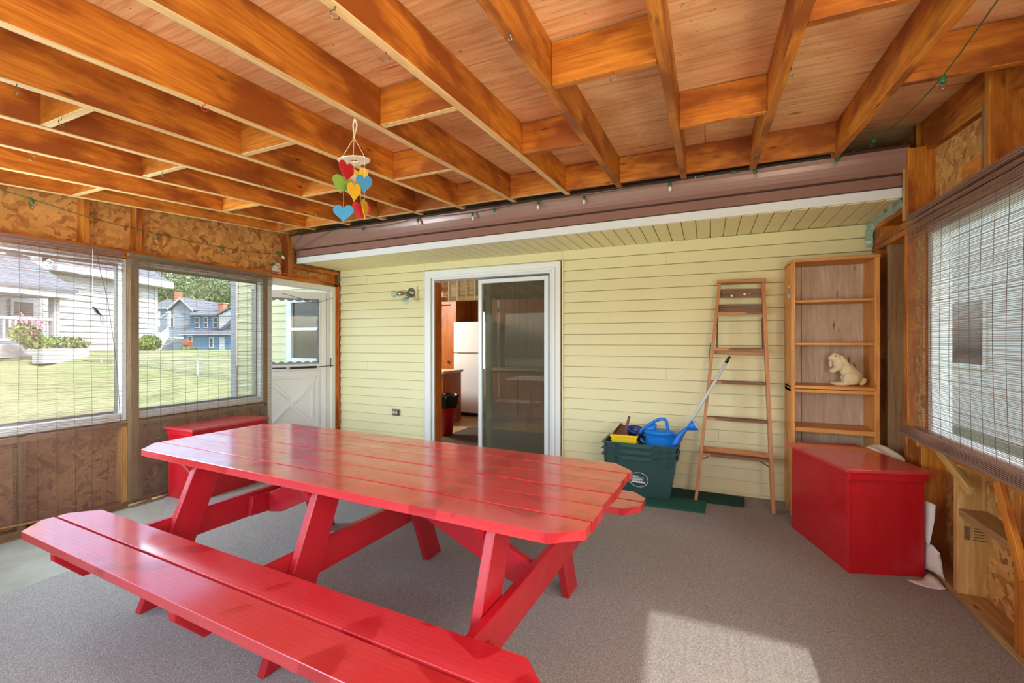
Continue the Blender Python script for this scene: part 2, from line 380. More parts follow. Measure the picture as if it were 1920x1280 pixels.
def setting(name, loc=(0, 0, 0), label=None):
    o = bpy.data.objects.new(name, None); C.objects.link(o); o.location = loc; o.empty_display_size = .1
    o['kind'] = 'structure'
    if label: o['label'] = label
    return o
def struct(o, label=None):
    o['kind'] = 'structure'
    if label: o['label'] = label
    return o
def B(name, mat, parent, x0, x1, y0, y1, z0, z1, bevel=0, g=None):
    return MB().box(x0, x1, y0, y1, z0, z1, g).build(name, mat, parent, bevel=bevel)
def R3(ax, deg, p=(0, 0, 0)):
    return Matrix.Translation(p) @ Matrix.Rotation(math.radians(deg), 4, ax) @ Matrix.Translation([-c for c in p])
cY, sY = math.cos(YAW), math.sin(YAW)
def at(px, py, d):
    u = (px-960)/830.; return Vector(((u*cY-sY)*d, (u*sY+cY)*d, 1.37+(640-py)/830.*d))

# ================================================================== FLOOR, CEILING
XL, XR, YW, YF = -4.42, 1.214, 4.42, -.5
fl = setting('floor', (0, 2, 0))
# carpet with a wavy cut edge on the left
mb = MB(); edge = []
for i in range(41):
    y = YF+.1+(YW-YF-.12)*i/40.
    edge.append((-3.48+.012*math.sin(y*9)+.008*math.sin(y*23) if y < 1.75 else -4.40+.04*math.sin(y*7) if y > 2.35 else -3.48-.9*((y-1.75)/.6)**1.3, y, 0))
pts = [(XR, YF, 0)] + [(XR, YW, 0)] + [(p[0], p[1], 0) for p in reversed(edge)]
mb.prism([(p[0], p[1], -.012) for p in pts], (0, 0, .012), (1, 0, 0)); mb.build('carpet', 'carpet', fl)
B('sheet_vinyl', 'lino', fl, XL-.1, -3.2, YF, 2.6, -.03, -.013)
B('subfloor', 'pine_grey', fl, XL-.15, XR+.15, YF-.1, YW+.1, -.12, -.03)

ce = setting('ceiling', (0, 2, 2.4))
def zb(y): return 2.34+.072*y
RX = [-4.36, -3.93, -3.43, -2.96, -2.51, -2.05, -1.53, -1.045, -.615, -.158, .30, .785]
Y0, Y1 = YF-.15, 3.585
for i, x in enumerate(RX):
    m = MB(); y0, y1 = Y0, Y1
    x2 = x-.042 if x < -.2 else x-.021; x3 = x2+.042
    m.prism([(x2, y0, zb(y0)), (x2, y1, zb(y1)), (x2, y1, zb(y1)+.2), (x2, y0, zb(y0)+.2)], (x3-x2, 0, 0), (0, 1, 0))
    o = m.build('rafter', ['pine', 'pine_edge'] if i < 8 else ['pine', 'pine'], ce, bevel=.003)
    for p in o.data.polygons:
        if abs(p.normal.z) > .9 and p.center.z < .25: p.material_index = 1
RXs = [(x-.042 if x < -.2 else x-.021) for x in RX]
def block(i, y, t=.04):
    xa = RXs[i]+.043; xb = RXs[i+1]-.001 if i+1 < len(RXs) else 1.284
    m = MB(); h = .192
    m.prism([(xa, y, zb(y)+.004), (xa, y+t, zb(y+t)+.004), (xa, y+t, zb(y+t)+h), (xa, y, zb(y)+h)], (xb-xa, 0, 0), (1, 0, 0))
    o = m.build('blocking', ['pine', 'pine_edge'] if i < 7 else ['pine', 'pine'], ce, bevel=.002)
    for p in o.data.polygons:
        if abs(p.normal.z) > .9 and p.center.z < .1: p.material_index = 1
for i in range(11): block(i, 3.44)
for i in (6, 8, 10, 4, 2, 0): block(i, [1.80, 1.82, 1.81, 1.74, 1.70, 1.71][(6, 8, 10, 4, 2, 0).index(i)])
for i in (7, 5, 9, 11, 1, 3): block(i, [2.53, 2.555, 2.555, 2.52, 2.56, 2.56][(7, 5, 9, 11, 1, 3).index(i)])
block(3, 1.045)
# plywood sheets on the rafters
ys = [Y0, .62, 1.84, 3.06, 4.46]
for j in range(4):
    xs = [-4.75, -2.45, -.01, 2.1] if j % 2 else [-4.75, -3.45, -1.05, .79, 2.1]
    for k in range(len(xs)-1):
        a, b = ys[j]+.002, ys[j+1]-.002
        MB().prism([(xs[k]+.002, a, zb(a)+.2), (xs[k]+.002, b, zb(b)+.2), (xs[k]+.002, b, zb(b)+.216), (xs[k]+.002, a, zb(a)+.216)], (xs[k+1]-xs[k]-.004, 0, 0), (1, 0, 0)).build('plywood_sheet', 'ply', ce)
MB().prism([(-4.8, Y0-.1, zb(Y0)+.222), (-4.8, 4.6, zb(4.6)+.222), (-4.8, 4.6, zb(4.6)+.25), (-4.8, Y0-.1, zb(Y0)+.25)], (6.95, 0, 0)).build('roof_shingles', 'dark', ce)
def hook(p, r=.014, mat='metal', yaw=0):
    pts = [(0, 0, 0), (0, 0, -.012)]+[(r*math.sin(a), 0, -.012-r+r*math.cos(a)) for a in [k*PI/6 for k in range(1, 10)]]
    T = Matrix.Translation(p) @ Matrix.Rotation(yaw, 4, 'Z')
    MB().tube([T @ Vector(q) for q in pts], .0018, 6).build('cup_hook', mat, ce, smooth=True)
def onrb(px, py):
    u = (px-960)/830.; v = (640-py)/830.; dx, dy = u*cY-sY, u*sY+cY; t = (2.34-1.37)/(v-.072*dy); return (t*dx, t*dy, 1.37+t*v)
for i, (px, py, mt) in enumerate([(31, 158, 'metal'), (60, 288, 'metal'), (517, 143, 'metal'), (385, 192, 'heart_red'), (115, 222, 'metal'), (724, 98, 'metal'), (957, 60, 'metal'), (1150, 137, 'metal'), (1484, 125, 'metal'), (305, 322, 'metal'), (420, 364, 'heart_red'), (492, 342, 'metal'), (594, 400, 'metal'), (628, 12, 'metal'), (1416, 280, 'metal'), (586, 403, 'metal')]):
    p = onrb(px, py); hook((p[0], p[1], zb(p[1])+(.004 if i in (4, 7, 9) else 0)), yaw=i*1.3, mat=mt)

# ================================================================== BACK WALL (house)
wb_ = setting('wall_back', (-1.6, YW, 0))
B('sheathing', 'sheath', wb_, XL-.08, -3.0, YW+.012, YW+.13, 0, 2.34)
B('sheathing', 'sheath', wb_, -1.44, XR+.2, YW+.012, YW+.13, 0, 2.34)
B('sheathing', 'siding', wb_, -3.0, -1.44, YW+.012, YW+.13, 2.15, 2.34)
def siding(parent, x0, x1, zlo, zhi, mat='siding', y=YW, pitch=.109, z0=.027, splits=()):
    z = z0-pitch
    k = 0
    while z < zhi:
        a, b = max(z, zlo), min(z+pitch, zhi)
        if b-a > .015:
            xs = [x0, x1] if (k % 5 or not splits) else [x0, splits[(k//5) % len(splits)], x1]
            for q in range(len(xs)-1):
                m = MB(); n0 = (a-z)/pitch; n1 = (b-z)/pitch
                yb = y-.014*(1-n0); yt = y-.014*(1-n1)
                m.prism([(xs[q]+.0008, yb, a+.002), (xs[q]+.0008, yt-.001, b-.003), (xs[q]+.0008, y+.012, b-.003), (xs[q]+.0008, y+.012, a+.002)], (xs[q+1]-xs[q]-.0016, 0, 0), (1, 0, 0))
                m.build('siding_board', mat, parent)
        z += pitch; k += 1
siding(wb_, -4.40, -3.07, .027, 2.30, splits=(-3.95, -3.6))
siding(wb_, -1.37, XR+.1, -.02, 2.33, splits=(-.35, .1))
siding(wb_, -3.07, -1.37, 2.215, 2.32)
B('corner_trim', 'siding', wb_, -3.085, -3.07, YW-.02, YW, 0, 2.22)
B('corner_trim', 'siding', wb_, -1.372, -1.357, YW-.02, YW, 0, 2.22)
B('corner_trim', 'siding', wb_, -3.085, -1.357, YW-.02, YW, 2.215, 2.232)
# outside continuation of the house wall, seen through the storm door
B('sheathing', 'siding', wb_, -6.5, XL-.15, YW+.05, YW+.15, -.4, 3.0)
siding(wb_, -6.5, -5.42, -.3, 2.9, y=YW+.04); siding(wb_, -5.42, XL-.16, -.3, 1.08, y=YW+.04); siding(wb_, -4.66, XL-.16, 1.08, 1.97, y=YW+.04); siding(wb_, -5.42, XL-.16, 1.97, 2.9, y=YW+.04)
B('corner_board', 'ext_white', wb_, -6.6, -6.48, YW-.0, YW+.2, -.4, 2.95)

# soffit, fascia, gutter
so = struct(thing('trim_2', 'cream vinyl soffit of narrow grooved panels above the sliding door', None, (-1.6, 4.1, 2.3)))
x = XL+.02; k = 0
while x < XR-.03:
    w = .108; zl = 2.292+.006*(x+4.4)
    MB().prism([(x+.0035, 3.77, zl), (x+w-.0035, 3.77, zl), (x+w-.0035, YW, zl-.002), (x+.0035, YW, zl-.002)], (0, 0, .02), (0, 1, 0)).build('soffit_panel', 'soffit', so, bevel=.003)
    x += w
B('groove_backing', 'soffit', so, XL, XR+.02, 3.77, YW+.05, 2.335, 2.35)
def xprism(x0, x1, prof, dz, name, mat, parent, smooth=False):
    # prof: (y,z) outline; right end raised by dz
    n = len(prof); P = [(x0, y, z) for y, z in prof]+[(x1, y, z+dz) for y, z in prof]
    fs = [tuple(range(n)), tuple(range(2*n-1, n-1, -1))]+[((i+1) % n, i, n+i, n+(i+1) % n) for i in range(n)]
    m = MB().poly(P, fs, (1, 0, 0)); o = m.build(name, mat, parent)
    bm = bmesh.new(); bm.from_mesh(o.data); bmesh.ops.recalc_face_normals(bm, faces=bm.faces); bm.to_mesh(o.data); bm.free()
    return o
fa = struct(thing('trim_1', 'white fascia strip under the brown gutter', None, (-1.6, 3.76, 2.3)))
xprism(XL+.01, XR-.01, [(3.745, 2.285), (3.745, 2.352), (3.77, 2.352), (3.77, 2.285)], .045, 'fascia_board', 'white', fa)
xprism(XL+.01, XR-.01, [(3.74, 2.283), (3.74, 2.296), (3.748, 2.296), (3.748, 2.283)], .045, 'drip_edge', 'white', fa)
gu = thing('gutter', 'long brown aluminium gutter and fascia along the house eave', 'gutter', (-1.6, 3.72, 2.36))
pf = [(3.745, 2.352), (3.745, 2.425), (3.73, 2.428), (3.72, 2.43)]
xprism(XL+.01, XR-.01, [(3.735, 2.35), (3.735, 2.43), (3.80, 2.43), (3.80, 2.35)], .045, 'fascia_cover', 'brown', gu)
xprism(XL+.01, XR-.01, [(3.730, 2.35), (3.730, 2.356), (3.737, 2.356), (3.737, 2.35)], .045, 'shadow_lip', 'brown_dk', gu)
xprism(XL+.01, XR-.01, [(3.79, 2.44), (3.715, 2.442), (3.69, 2.47), (3.685, 2.50), (3.68, 2.525), (3.668, 2.555), (3.655, 2.58), (3.652, 2.59), (3.66, 2.592), (3.675, 2.57), (3.69, 2.53), (3.70, 2.48), (3.72, 2.455), (3.79, 2.45)], .045, 'gutter_trough', 'brown', gu)
xprism(XL+.01, XR-.01, [(3.643, 2.582), (3.643, 2.598), (3.668, 2.598), (3.668, 2.582)], .045, 'gutter_lip', 'brown_dk', gu)
xprism(XL+.01, XR-.01, [(3.79, 2.44), (3.79, 2.60), (3.80, 2.60), (3.80, 2.44)], .045, 'back_flange', 'brown_dk', gu)
hr = struct(thing('trim_3', 'dark shingled edge of the house roof above the gutter', None, (-1.6, 4.2, 2.6)))
MB().prism([(-4.6, 3.80, 2.60), (-4.6, 4.9, 2.95), (-4.6, 4.9, 2.90), (-4.6, 3.80, 2.55)], (6.0, 0, 0)).build('shingle_course', 'dark', hr)
B('gable_board', 'dark', hr, -4.6, 1.5, 4.46, 4.50, 2.36, 3.2)

# sliding door
d2 = setting('door_2', (-2.2, YW, 0), 'white sliding glass door standing half open into the kitchen')
def frame(parent, x0, x1, z0, z1, y0, y1, w, name='casing', mat='white', bot=True):
    B(name, mat, parent, x0, x0+w, y0, y1, z0, z1, .003); B(name, mat, parent, x1-w, x1, y0, y1, z0, z1, .003)
    B(name, mat, parent, x0+w, x1-w, y0, y1, z1-w, z1, .003)
    if bot: B(name, mat, parent, x0+w, x1-w, y0, y1, z0, z0+w, .003)
frame(d2, -3.06, -1.385, .0, 2.20, YW-.035, YW-.005, .085, bot=False)
frame(d2, -3.00, -1.44, .0, 2.14, YW-.045, YW-.035, .03, 'casing_lip', bot=False)
frame(d2, -2.975, -1.47, .03, 2.125, YW-.02, YW+.13, .036, 'jamb', 'vinyl')
B('jamb_liner', 'panelling', d2, -2.939, -2.934, YW-.0, YW+.12, .08, 2.07)
B('inner_casing', 'panelling', d2, -3.02, -2.94, YW+.13, YW+.15, .04, 2.1)
frame(d2, -2.372, -1.535, .085, 2.07, YW+.02, YW+.06, .045, 'sliding_sash', 'vinyl')
B('pane', 'slider_glass', d2, -2.33, -1.58, YW+.038, YW+.042, .13, 2.03)
frame(d2, -1.60, -1.53, .085, 2.07, YW+.07, YW+.1, .03, 'fixed_sash', 'vinyl')
B('meeting_stile', 'vinyl', d2, -2.30, -2.24, YW+.075, YW+.105, .085, 2.07)
B('threshold', 'metal', d2, -2.92, -1.52, YW-.02, YW+.13, .0, .05)

# ================================================================== LEFT WALL
wl = setting('wall_left', (XL, 2, 0))
XO = XL-.09
for y0, y1, z0, z1 in [(YF, 1.9, 2.08, 2.75), (1.9, 3.7, 2.08, 2.78), (3.7, YW+.1, 2.06, 3.1), (YF, 2.1, 0, .76), (2.1, 3.36, 0, .76)]:
    B('sheathing_panel', 'osb' if z0 > 1 else 'osb_dark', wl, XO-.012, XO, y0+.002, y1-.002, z0, z1)
def stud(parent, x0, x1, y0, y1, z0, z1, mat='pine', name='stud'): return B(name, mat, parent, x0, x1, y0, y1, z0, z1, .002)
B('header_plate', 'pine', wl, XO, XL, YF, 3.36, 2.062, 2.10, .002); B('header_plate', 'pine', wl, XO, XL, 3.36, YW-.001, 2.082, 2.122, .002)
B('header_plate', 'pine', wl, XO, XL+.001, YF, 3.36, 2.10, 2.135, .002)
for y in (.9, 1.80, 2.15): stud(wl, XO, XL, y, y+.042, 2.135, zb(y)+.02)
stud(wl, XO, XL-.01, 2.195, 2.215, 2.135, zb(2.2))
stud(wl, XO, XL+.01, 3.625, 3.70, 2.122, 2.60)
B('top_plate', 'pine', wl, XO, XL, 3.70, YW, 2.235, 2.275, .002); stud(wl, XO, XL, 4.30, 4.34, 2.122, 2.235)
B('lower_rail', 'pine', wl, XO, XL-.02, 3.70, 4.30, 2.122, 2.15, .002)
stud(wl, XO, XL+.005, 2.090, 2.130, .04, 2.062, 'pine_grey', 'post'); stud(wl, XO, XL-.002, 2.05, 2.090, .04, .71, 'pine_pale', 'post'); stud(wl, XL-.004, XL+.012, 2.10, 2.165, .04, 2.062, 'pine_grey', 'post_board')
stud(wl, XO, XL-.005, 2.14, 2.20, .04, .71, 'pine_grey', 'post')
stud(wl, XO, XL, 4.335, YW-.003, 0, 2.12); stud(wl, XO, XL, 3.335, 3.375, 0, 2.062, 'pine_grey')
for y in (-.1, .5, 1.0, 1.45, 2.6, 3.0): stud(wl, XO, XL-.004, y, y+.04, .04, .70, 'pine_grey')
B('bottom_plate', 'pine_grey', wl, XO, XL, YF, 3.36, -.013, .04, .002)
B('sill_plate', 'pine_grey', wl, XO, XL, YF, 3.36, .66, .70, .002)

def window_left(name, y0, y1, label):
    w = setting(name, (XL, (y0+y1)/2, .7), label)
    z0, z1 = .715, 2.055
    for a, b, c, d in [(y0, y0+.035, z0, z1), (y1-.035, y1, z0, z1), (y0+.035, y1-.035, z0, z0+.06), (y0+.035, y1-.035, z1-.04, z1)]:
        B('window_frame', 'vinyl', w, XO-.02, XL-.005, a, b, c, d, .004)
    for a, b, c, d in [(y0+.035, y0+.050, z0+.06, z1-.04), (y1-.050, y1-.035, z0+.06, z1-.04), (y0+.050, y1-.050, z0+.06, z0+.08), (y0+.050, y1-.050, z1-.06, z1-.04)]:
        B('sash', 'metal', w, XO+.0, XO+.03, a, b, c, d)
    B('pane', 'window_glass', w, XO+.012, XO+.016, y0+.050, y1-.050, z0+.08, z1-.06)
    return w
window_left('window_1', -.3, 2.085, 'wide white framed window in the left wall nearest the camera')
w2_ = window_left('window_2', 2.135, 3.33, 'white framed window in the left wall beside the storm door')
# storm door
d1 = setting('door_1', (XL, 3.86, 0), 'white storm door with scalloped glass standing ajar at the end of the left wall')
for a, b, c, d in [(3.375, 3.42, 0, 2.075), (4.27, 4.335, 0, 2.075), (3.42, 4.27, 2.02, 2.08)]:
    B('door_frame', 'white', d1, XO-.03, XL+.012, a, b, c, d, .004)
B('door_frame_stop', 'white', d1, XO-.0, XL-.02, 4.225, 4.27, 0, 2.02, .004)
# leaf built in its own plane: s along leaf from hinge, w thickness
HX, HY = XL-.03, 4.215; ANG = math.radians(32)
lv = Vector((-math.sin(ANG), -math.cos(ANG), 0)); ln = Vector((math.cos(ANG), -math.sin(ANG), 0))
def leafbox(name, mat, s0, s1, z0, z1, t0=-.018, t1=.018, bevel=.003):
    o0 = Vector((HX, HY, 0))
    P = [o0+lv*s0+ln*t0, o0+lv*s1+ln*t0, o0+lv*s1+ln*t1, o0+lv*s0+ln*t1]
    return MB().prism([(p.x, p.y, z0) for p in P], (0, 0, z1-z0), (0, 0, 1)).build(name, mat, d1, bevel=bevel)
LW = .82
leafbox('door_stile', 'white', 0, .065, .03, 1.99); leafbox('door_stile', 'white', LW-.065, LW, .03, 1.99)
leafbox('door_rail', 'white', .065, LW-.065, 1.90, 1.99); leafbox('door_rail', 'white', .065, LW-.065, 1.01, 1.09)
leafbox('door_panel', 'white', .065, LW-.065, .03, 1.01, -.010, .010)
leafbox('pane', 'window_glass', .065, LW-.065, 1.09, 1.90, -.002, .002, 0)
leafbox('glazing_bead', 'vinyl', .065, .08, 1.09, 1.90, -.012, .021); leafbox('glazing_bead', 'vinyl', LW-.08, LW-.065, 1.09, 1.90, -.012, .021)
def leafP(s_, z, t=.0): p = Vector((HX, HY, 0))+lv*s_+ln*t; return Vector((p.x, p.y, z))
for (a, b) in [((.12, .9), (.70, .30)), ((.12, .30), (.70, .9)), ((.12, .93), (.70, .93)), ((.10, .12), (.10, .93)), ((.72, .12), (.72, .93)), ((.16, .84), (.16, .42)), ((.16, .84), (.37, .62)), ((.62, .88), (.43, .68))]:
    MB().beam(leafP(a[0], a[1], .013), leafP(b[0], b[1], .015), .034, .020, up=ln).build('crossbuck_moulding', 'white', d1, bevel=.004)
# scalloped film round the glass
for side in range(4):
    m = MB(); pts = []
    if side < 2:
        zb_, dz = (1.90, -1) if side == 0 else (1.09, 1)
        n = 7; base = [(.08, zb_), (LW-.08, zb_)]
        for k in range(n*6+1):
            s_ = LW-.08-(LW-.16)*k/(n*6.); ph = (k % 6)/6.*PI
            pts.append((s_, zb_+dz*(.016+.022*abs(math.sin(k/6.*PI)))))
        pl = base+pts
    else:
        sb, ds = (.08, 1) if side == 2 else (LW-.08, -1); n = 7
        for k in range(n*6+1):
            z = 1.90-.81*k/(n*6.); pts.append((sb+ds*(.010+.022*abs(math.sin(k/6.*PI))), z))
        pl = [(sb, 1.09), (sb, 1.90)]+pts
    m.prism([leafP(a, b, .0045) for a, b in pl], ln*.002).build('scalloped_border', 'scallop', d1)
m = MB(); m.tube([leafP(.62, 1.05, .05), leafP(.40, 1.05, .055)], .008, 8); m.build('closer_rod', 'metal_dk', d1, smooth=True)
m = MB(); m.tube([leafP(.42, 1.05, .055), leafP(.12, 1.052, .06)], .015, 10); m.build('closer_cylinder', 'black', d1, smooth=True)
m = MB(); m.tube([leafP(.46, 1.05, .055), leafP(.42, 1.05, .055)], .02, 10); m.build('closer_collar', 'grey_pole', d1, smooth=True)
m = MB(); m.tube([leafP(.12, 1.052, .06), (XL+.0, 4.25, 1.06), (XL+.03, 4.29, 1.06)], .005, 6); m.tube([(XL+.02, 4.25, 1.04), (XL+.02, 4.25, 1.16)], .006, 6); m.build('closer_bracket', 'metal_dk', d1, smooth=True)
m = MB(); m.tube([leafP(.5, 1.95, .03), leafP(.3, 1.90, .04), leafP(.12, 1.85, .05), (XL+.02, 4.28, 1.93)], .003, 6); m.build('safety_chain', 'metal_dk', d1, smooth=True)

# house window outside (seen through the storm door)
ow_ = setting('window_5', (-5.04, YW+.04, 1.1), 'double hung house window seen through the storm door')
yy = YW+.0
for a, b, c, d in [(-5.42, -5.32, 1.08, 1.97), (-4.76, -4.66, 1.08, 1.97), (-5.32, -4.76, 1.08, 1.14), (-5.32, -4.76, 1.91, 1.97), (-5.32, -4.76, 1.52, 1.56)]:
    B('window_frame', 'white', ow_, a, b, yy, yy+.06, c, d, .003)
B('upper_pane', 'ext_glass', ow_, -5.32, -4.76, yy+.03, yy+.04, 1.56, 1.91); B('lower_pane', 'ext_glass', ow_, -5.32, -4.76, yy+.04, yy+.05, 1.14, 1.52)

# ================================================================== RIGHT WALL
wr = setting('wall_right', (XR, 2, 0)); XP = 1.33
for y0, y1, z0, z1 in [(YF, 1.0, 0, 2.7), (3.60, 4.5, 0, 3.1), (1.0, 2.2, 0, .80), (2.2, 3.60, 0, .80), (1.0, 2.4, 2.06, 2.8), (2.4, 3.6, 2.06, 2.8)]:
    B('sheathing_panel', 'osb', wr, XP, XP+.012, y0+.0015, y1-.0015, z0, z1)
B('sheathing_panel', 'osb', wr, XR+.02, XR+.032, 3.555, 3.66, .70, 2.06)
B('bottom_plate', 'plate', wr, XR, XP, YF, YW, 0, .04, .002)
for y in (.6, 1.1, 1.6, 2.08, 2.58, 3.09, 3.52): stud(wr, XR, XP, y, y+.042, .04, .72, 'pine' if y != 3.09 else 'pine_pale')
B('sill_plate', 'pine', wr, XR, XP, 1.0, 3.56, .72, .76, .002)
B('blocking', 'plate', wr, XR+.003, XP, 2.622, 3.09, .455, .49, .002)
B('header_plate', 'pine', wr, XR, XP, YF, YW, 2.082, 2.122, .002); B('header_plate', 'pine', wr, XR-.002, XP, YF, YW, 2.124, 2.162, .002)
stud(wr, XR, XP, 3.73, 3.775, .04, 2.082); stud(wr, XR+.02, XP, 3.775, 3.81, .04, 2.082, 'pine_pale')
stud(wr, XR, XP, 4.30, 4.34, .04, 2.082, 'pine'); stud(wr, XR+.01, XP, 4.1, 4.14, .04, 2.082, 'pine_grey')
stud(wr, XR-.02, XP, 3.655, 3.70, 2.162, 2.62); stud(wr, XR-.03, XR+.02, 3.70, 3.72, 2.162, 2.62, 'pine_pale')
stud(wr, XR+.05, XP, 3.74, 3.79, 2.40, 2.80)
B('top_plate', 'pine', wr, XR, XP, 3.73, YW, 2.245, 2.285, .002); stud(wr, XR, XP, 4.22, YW, 2.162, 2.245)
stud(wr, XR, XP-.001, 2.80, 2.842, 2.162, zb(2.8)+.19); stud(wr, XR, XP-.001, 2.842, 2.87, 2.162, zb(2.8)-.02, 'pine_grey')
stud(wr, XR, XP-.001, 2.2, 2.24, 2.162, zb(2.2)+.19)
m = MB(); m.prism([(1.286, Y0, zb(Y0)-.01), (1.286, 3.74, zb(3.74)-.01), (1.286, 3.74, zb(3.74)+.19), (1.286, Y0, zb(Y0)+.19)], (.043, 0, 0), (0, 1, 0)); m.build('rake_rafter', 'pine', wr, bevel=.002)
B('joint_block', 'pine', wr, XR-.012, XR, 2.86, 3.02, 2.165, 2.27, .002)
m = MB(); m.beam((XR-.012, 3.26, .755), (XR-.012, 2.93, .625), .024, .045, up=(0, 0, 1)); m.build('diagonal_scrap', 'pine_pale', wr, bevel=.002)
m = MB(); m.beam((XR-.012, 2.70, .74), (XR-.012, 2.52, .38), .024, .05, up=(0, 1, 0)); m.build('diagonal_scrap', 'pine', wr, bevel=.002)
B('grade_stamp', 'ladder_step', wr, 1.24, 1.262, 3.087, 3.089, .33, .40); B('grade_stamp', 'ladder_step', wr, 1.275, 1.325, 3.087, 3.089, .33, .335)
for z in (.345, .36, .375, .39): B('grade_stamp', 'ladder_step', wr, 1.28, 1.32, 3.087, 3.089, z, z+.005)
m = MB(); rr = random.Random(2)
P = []
for i in range(13):
    y = 3.75+(YW-3.75)*i/12
    for (dx, dz) in ((-.035, .0), (-.012, -.02), (.008, -.05)): P.append((XR+dx-.004+rr.uniform(-.006, .006), y, 2.325+dz+rr.uniform(-.008, .008)))
for i in range(8):
    z = 2.31-.19*i/7
    for (dx, dy) in ((-.04, -.006), (-.018, -.03), (.0, -.05)): P.append((XR+dx-.004+rr.uniform(-.008, .008), YW-.02+dy+rr.uniform(-.008, .008), z))
fs = [(3*i+j, 3*i+3+j, 3*i+4+j, 3*i+1+j) for i in range(20) for j in range(2) if i != 12]
o = m.poly(P, fs, (0, 1, 0)).build('flashing_tape', 'tape', wr); o.modifiers.new('s', 'SOLIDIFY').thickness = .003
w3 = setting('window_3', (XP, 2.4, .8), 'wide window in the right wall behind a brown matchstick blind')
for y0, y1 in ((1.0, 3.545),):
    for a, b, c, d in [(y0, y0+.05, .76, 2.082), (y1-.05, y1, .76, 2.082), (y0+.05, y1-.05, .76, .82), (y0+.05, y1-.05, 2.03, 2.082), (2.36, 2.42, .82, 2.03)]:
        B('window_frame', 'vinyl', w3, XR+.04, XP+.02, a, b, c, d, .003)
    B('stool', 'pine', w3, XR-.005, XR+.04, y0, y1, .775, .795, .002)
    B('pane', 'window_glass', w3, XP-.03, XP-.026, 1.05, 2.36, .82, 2.03); B('pane', 'window_glass', w3, XP-.03, XP-.026, 2.42, 3.495, .82, 2.03)

# ================================================================== FRONT WALL (behind the camera)
wf = setting('wall_front', (-1.6, YF, 0))
B('lower_sheathing', 'osb', wf, XL-.1, XR+.12, YF-.12, YF-.1, -.1, .76); B('upper_sheathing', 'osb', wf, XL-.1, XR+.12, YF-.12, YF-.1, 2.06, 2.6)
B('header_plate', 'pine', wf, XL-.1, XR+.12, YF-.1, YF, 2.06, 2.14); B('sill_plate', 'pine', wf, XL-.1, XR+.12, YF-.1, YF, .72, .76)
for x in (-4.42, -3.0, -1.6, -.2, 1.17): stud(wf, x-.045, x+.045, YF-.1, YF, 0, 2.06)
for n, (a, b) in enumerate([(-4.37, -3.05), (-2.95, -1.65), (-1.55, -.25), (-.15, 1.12)]):
    w = setting('window_%d' % (6+n), ((a+b)/2, YF-.05, .76))
    for q in [(a, a+.04, .76, 2.06), (b-.04, b, .76, 2.06), (a+.04, b-.04, .76, .8), (a+.04, b-.04, 2.02, 2.06)]:
        B('window_frame', 'vinyl', w, q[0], q[1], YF-.08, YF-.03, q[2], q[3])
    B('pane', 'window_glass', w, a+.04, b-.04, YF-.058, YF-.054, .8, 2.02)
# ================================================================== PICNIC TABLE
TC = (-1.715, 1.87, 0); TT = Matrix.Translation(TC) @ Matrix.Rotation(math.radians(-2.6), 4, 'Z')
pt = thing('picnic_table', 'long red painted picnic table with attached plank benches', 'picnic table', TC)
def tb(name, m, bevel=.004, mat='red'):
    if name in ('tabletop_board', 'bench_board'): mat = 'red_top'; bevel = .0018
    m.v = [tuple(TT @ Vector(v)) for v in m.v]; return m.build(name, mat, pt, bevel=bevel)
def plank(x0, x1, y0, y1, z0, z1, cl=None):
    # outline with optional chamfer corner keys: 'nl','nr','fl','fr' -> (dx,dy)
    cl = cl or {}; P = []
    def cor(k, x, y, sx, sy, flip):
        if k in cl:
            dx, dy = cl[k]; a = (x+sx*dx, y); b = (x, y+sy*dy); return [b, a] if flip else [a, b]
        return [(x, y)]
    P += cor('nl', x0, y0, 1, 1, True); P += cor('nr', x1, y0, -1, 1, False); P += cor('fr', x1, y1, -1, -1, True); P += cor('fl', x0, y1, 1, -1, False)
    return MB().prism([(x, y, z0) for x, y in P], (0, 0, z1-z0), (1, 0, 0))
bw, gp = .1475, .0071
for i in range(6):
    y0 = -.455+i*(bw+gp); y1 = y0+bw
    jx = [0, .004, -.003, .002, -.004, .003][i]
    cl = {'nl': (.12, .115), 'nr': (.105, .085)} if i == 0 else {'fl': (.15, .12), 'fr': (.10, .10)} if i == 5 else {}
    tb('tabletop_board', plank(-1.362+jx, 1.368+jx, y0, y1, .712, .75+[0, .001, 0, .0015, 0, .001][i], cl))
for i in range(5): tb('seam_shade', MB().box(-1.33, 1.33, -.456+(i+1)*(bw+gp)-gp, -.454+(i+1)*(bw+gp), .72, .744), 0, 'black')  # black strips added in the gaps so the seams look shaded
for sgn, yc in ((-1, -.779), (1, .789)):
    for k in (0, 1):
        y0 = yc-.1525+k*.159; y1 = y0+.1465
        near = (k == 0)
        cl = {('nl'): (.10, .10), ('nr'): (.08, .09)} if near else {('fl'): (.10, .10), ('fr'): (.08, .08)}
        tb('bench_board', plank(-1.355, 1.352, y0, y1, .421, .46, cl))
def leg(x0, near, x1=None):
    x1 = x1 or x0+.04
    f = -1 if near else 1; o = -.03 if near else -.03
    P = [(.60, 0), (.455, 0), (.185, .71), (.325, .71)] if not near else [(.635, 0), (.475, 0), (.20, .71), (.355, .71)]
    return MB().prism([(x0, f*y, z) for y, z in P], (x1-x0, 0, 0), (0, f*.28, -.71))
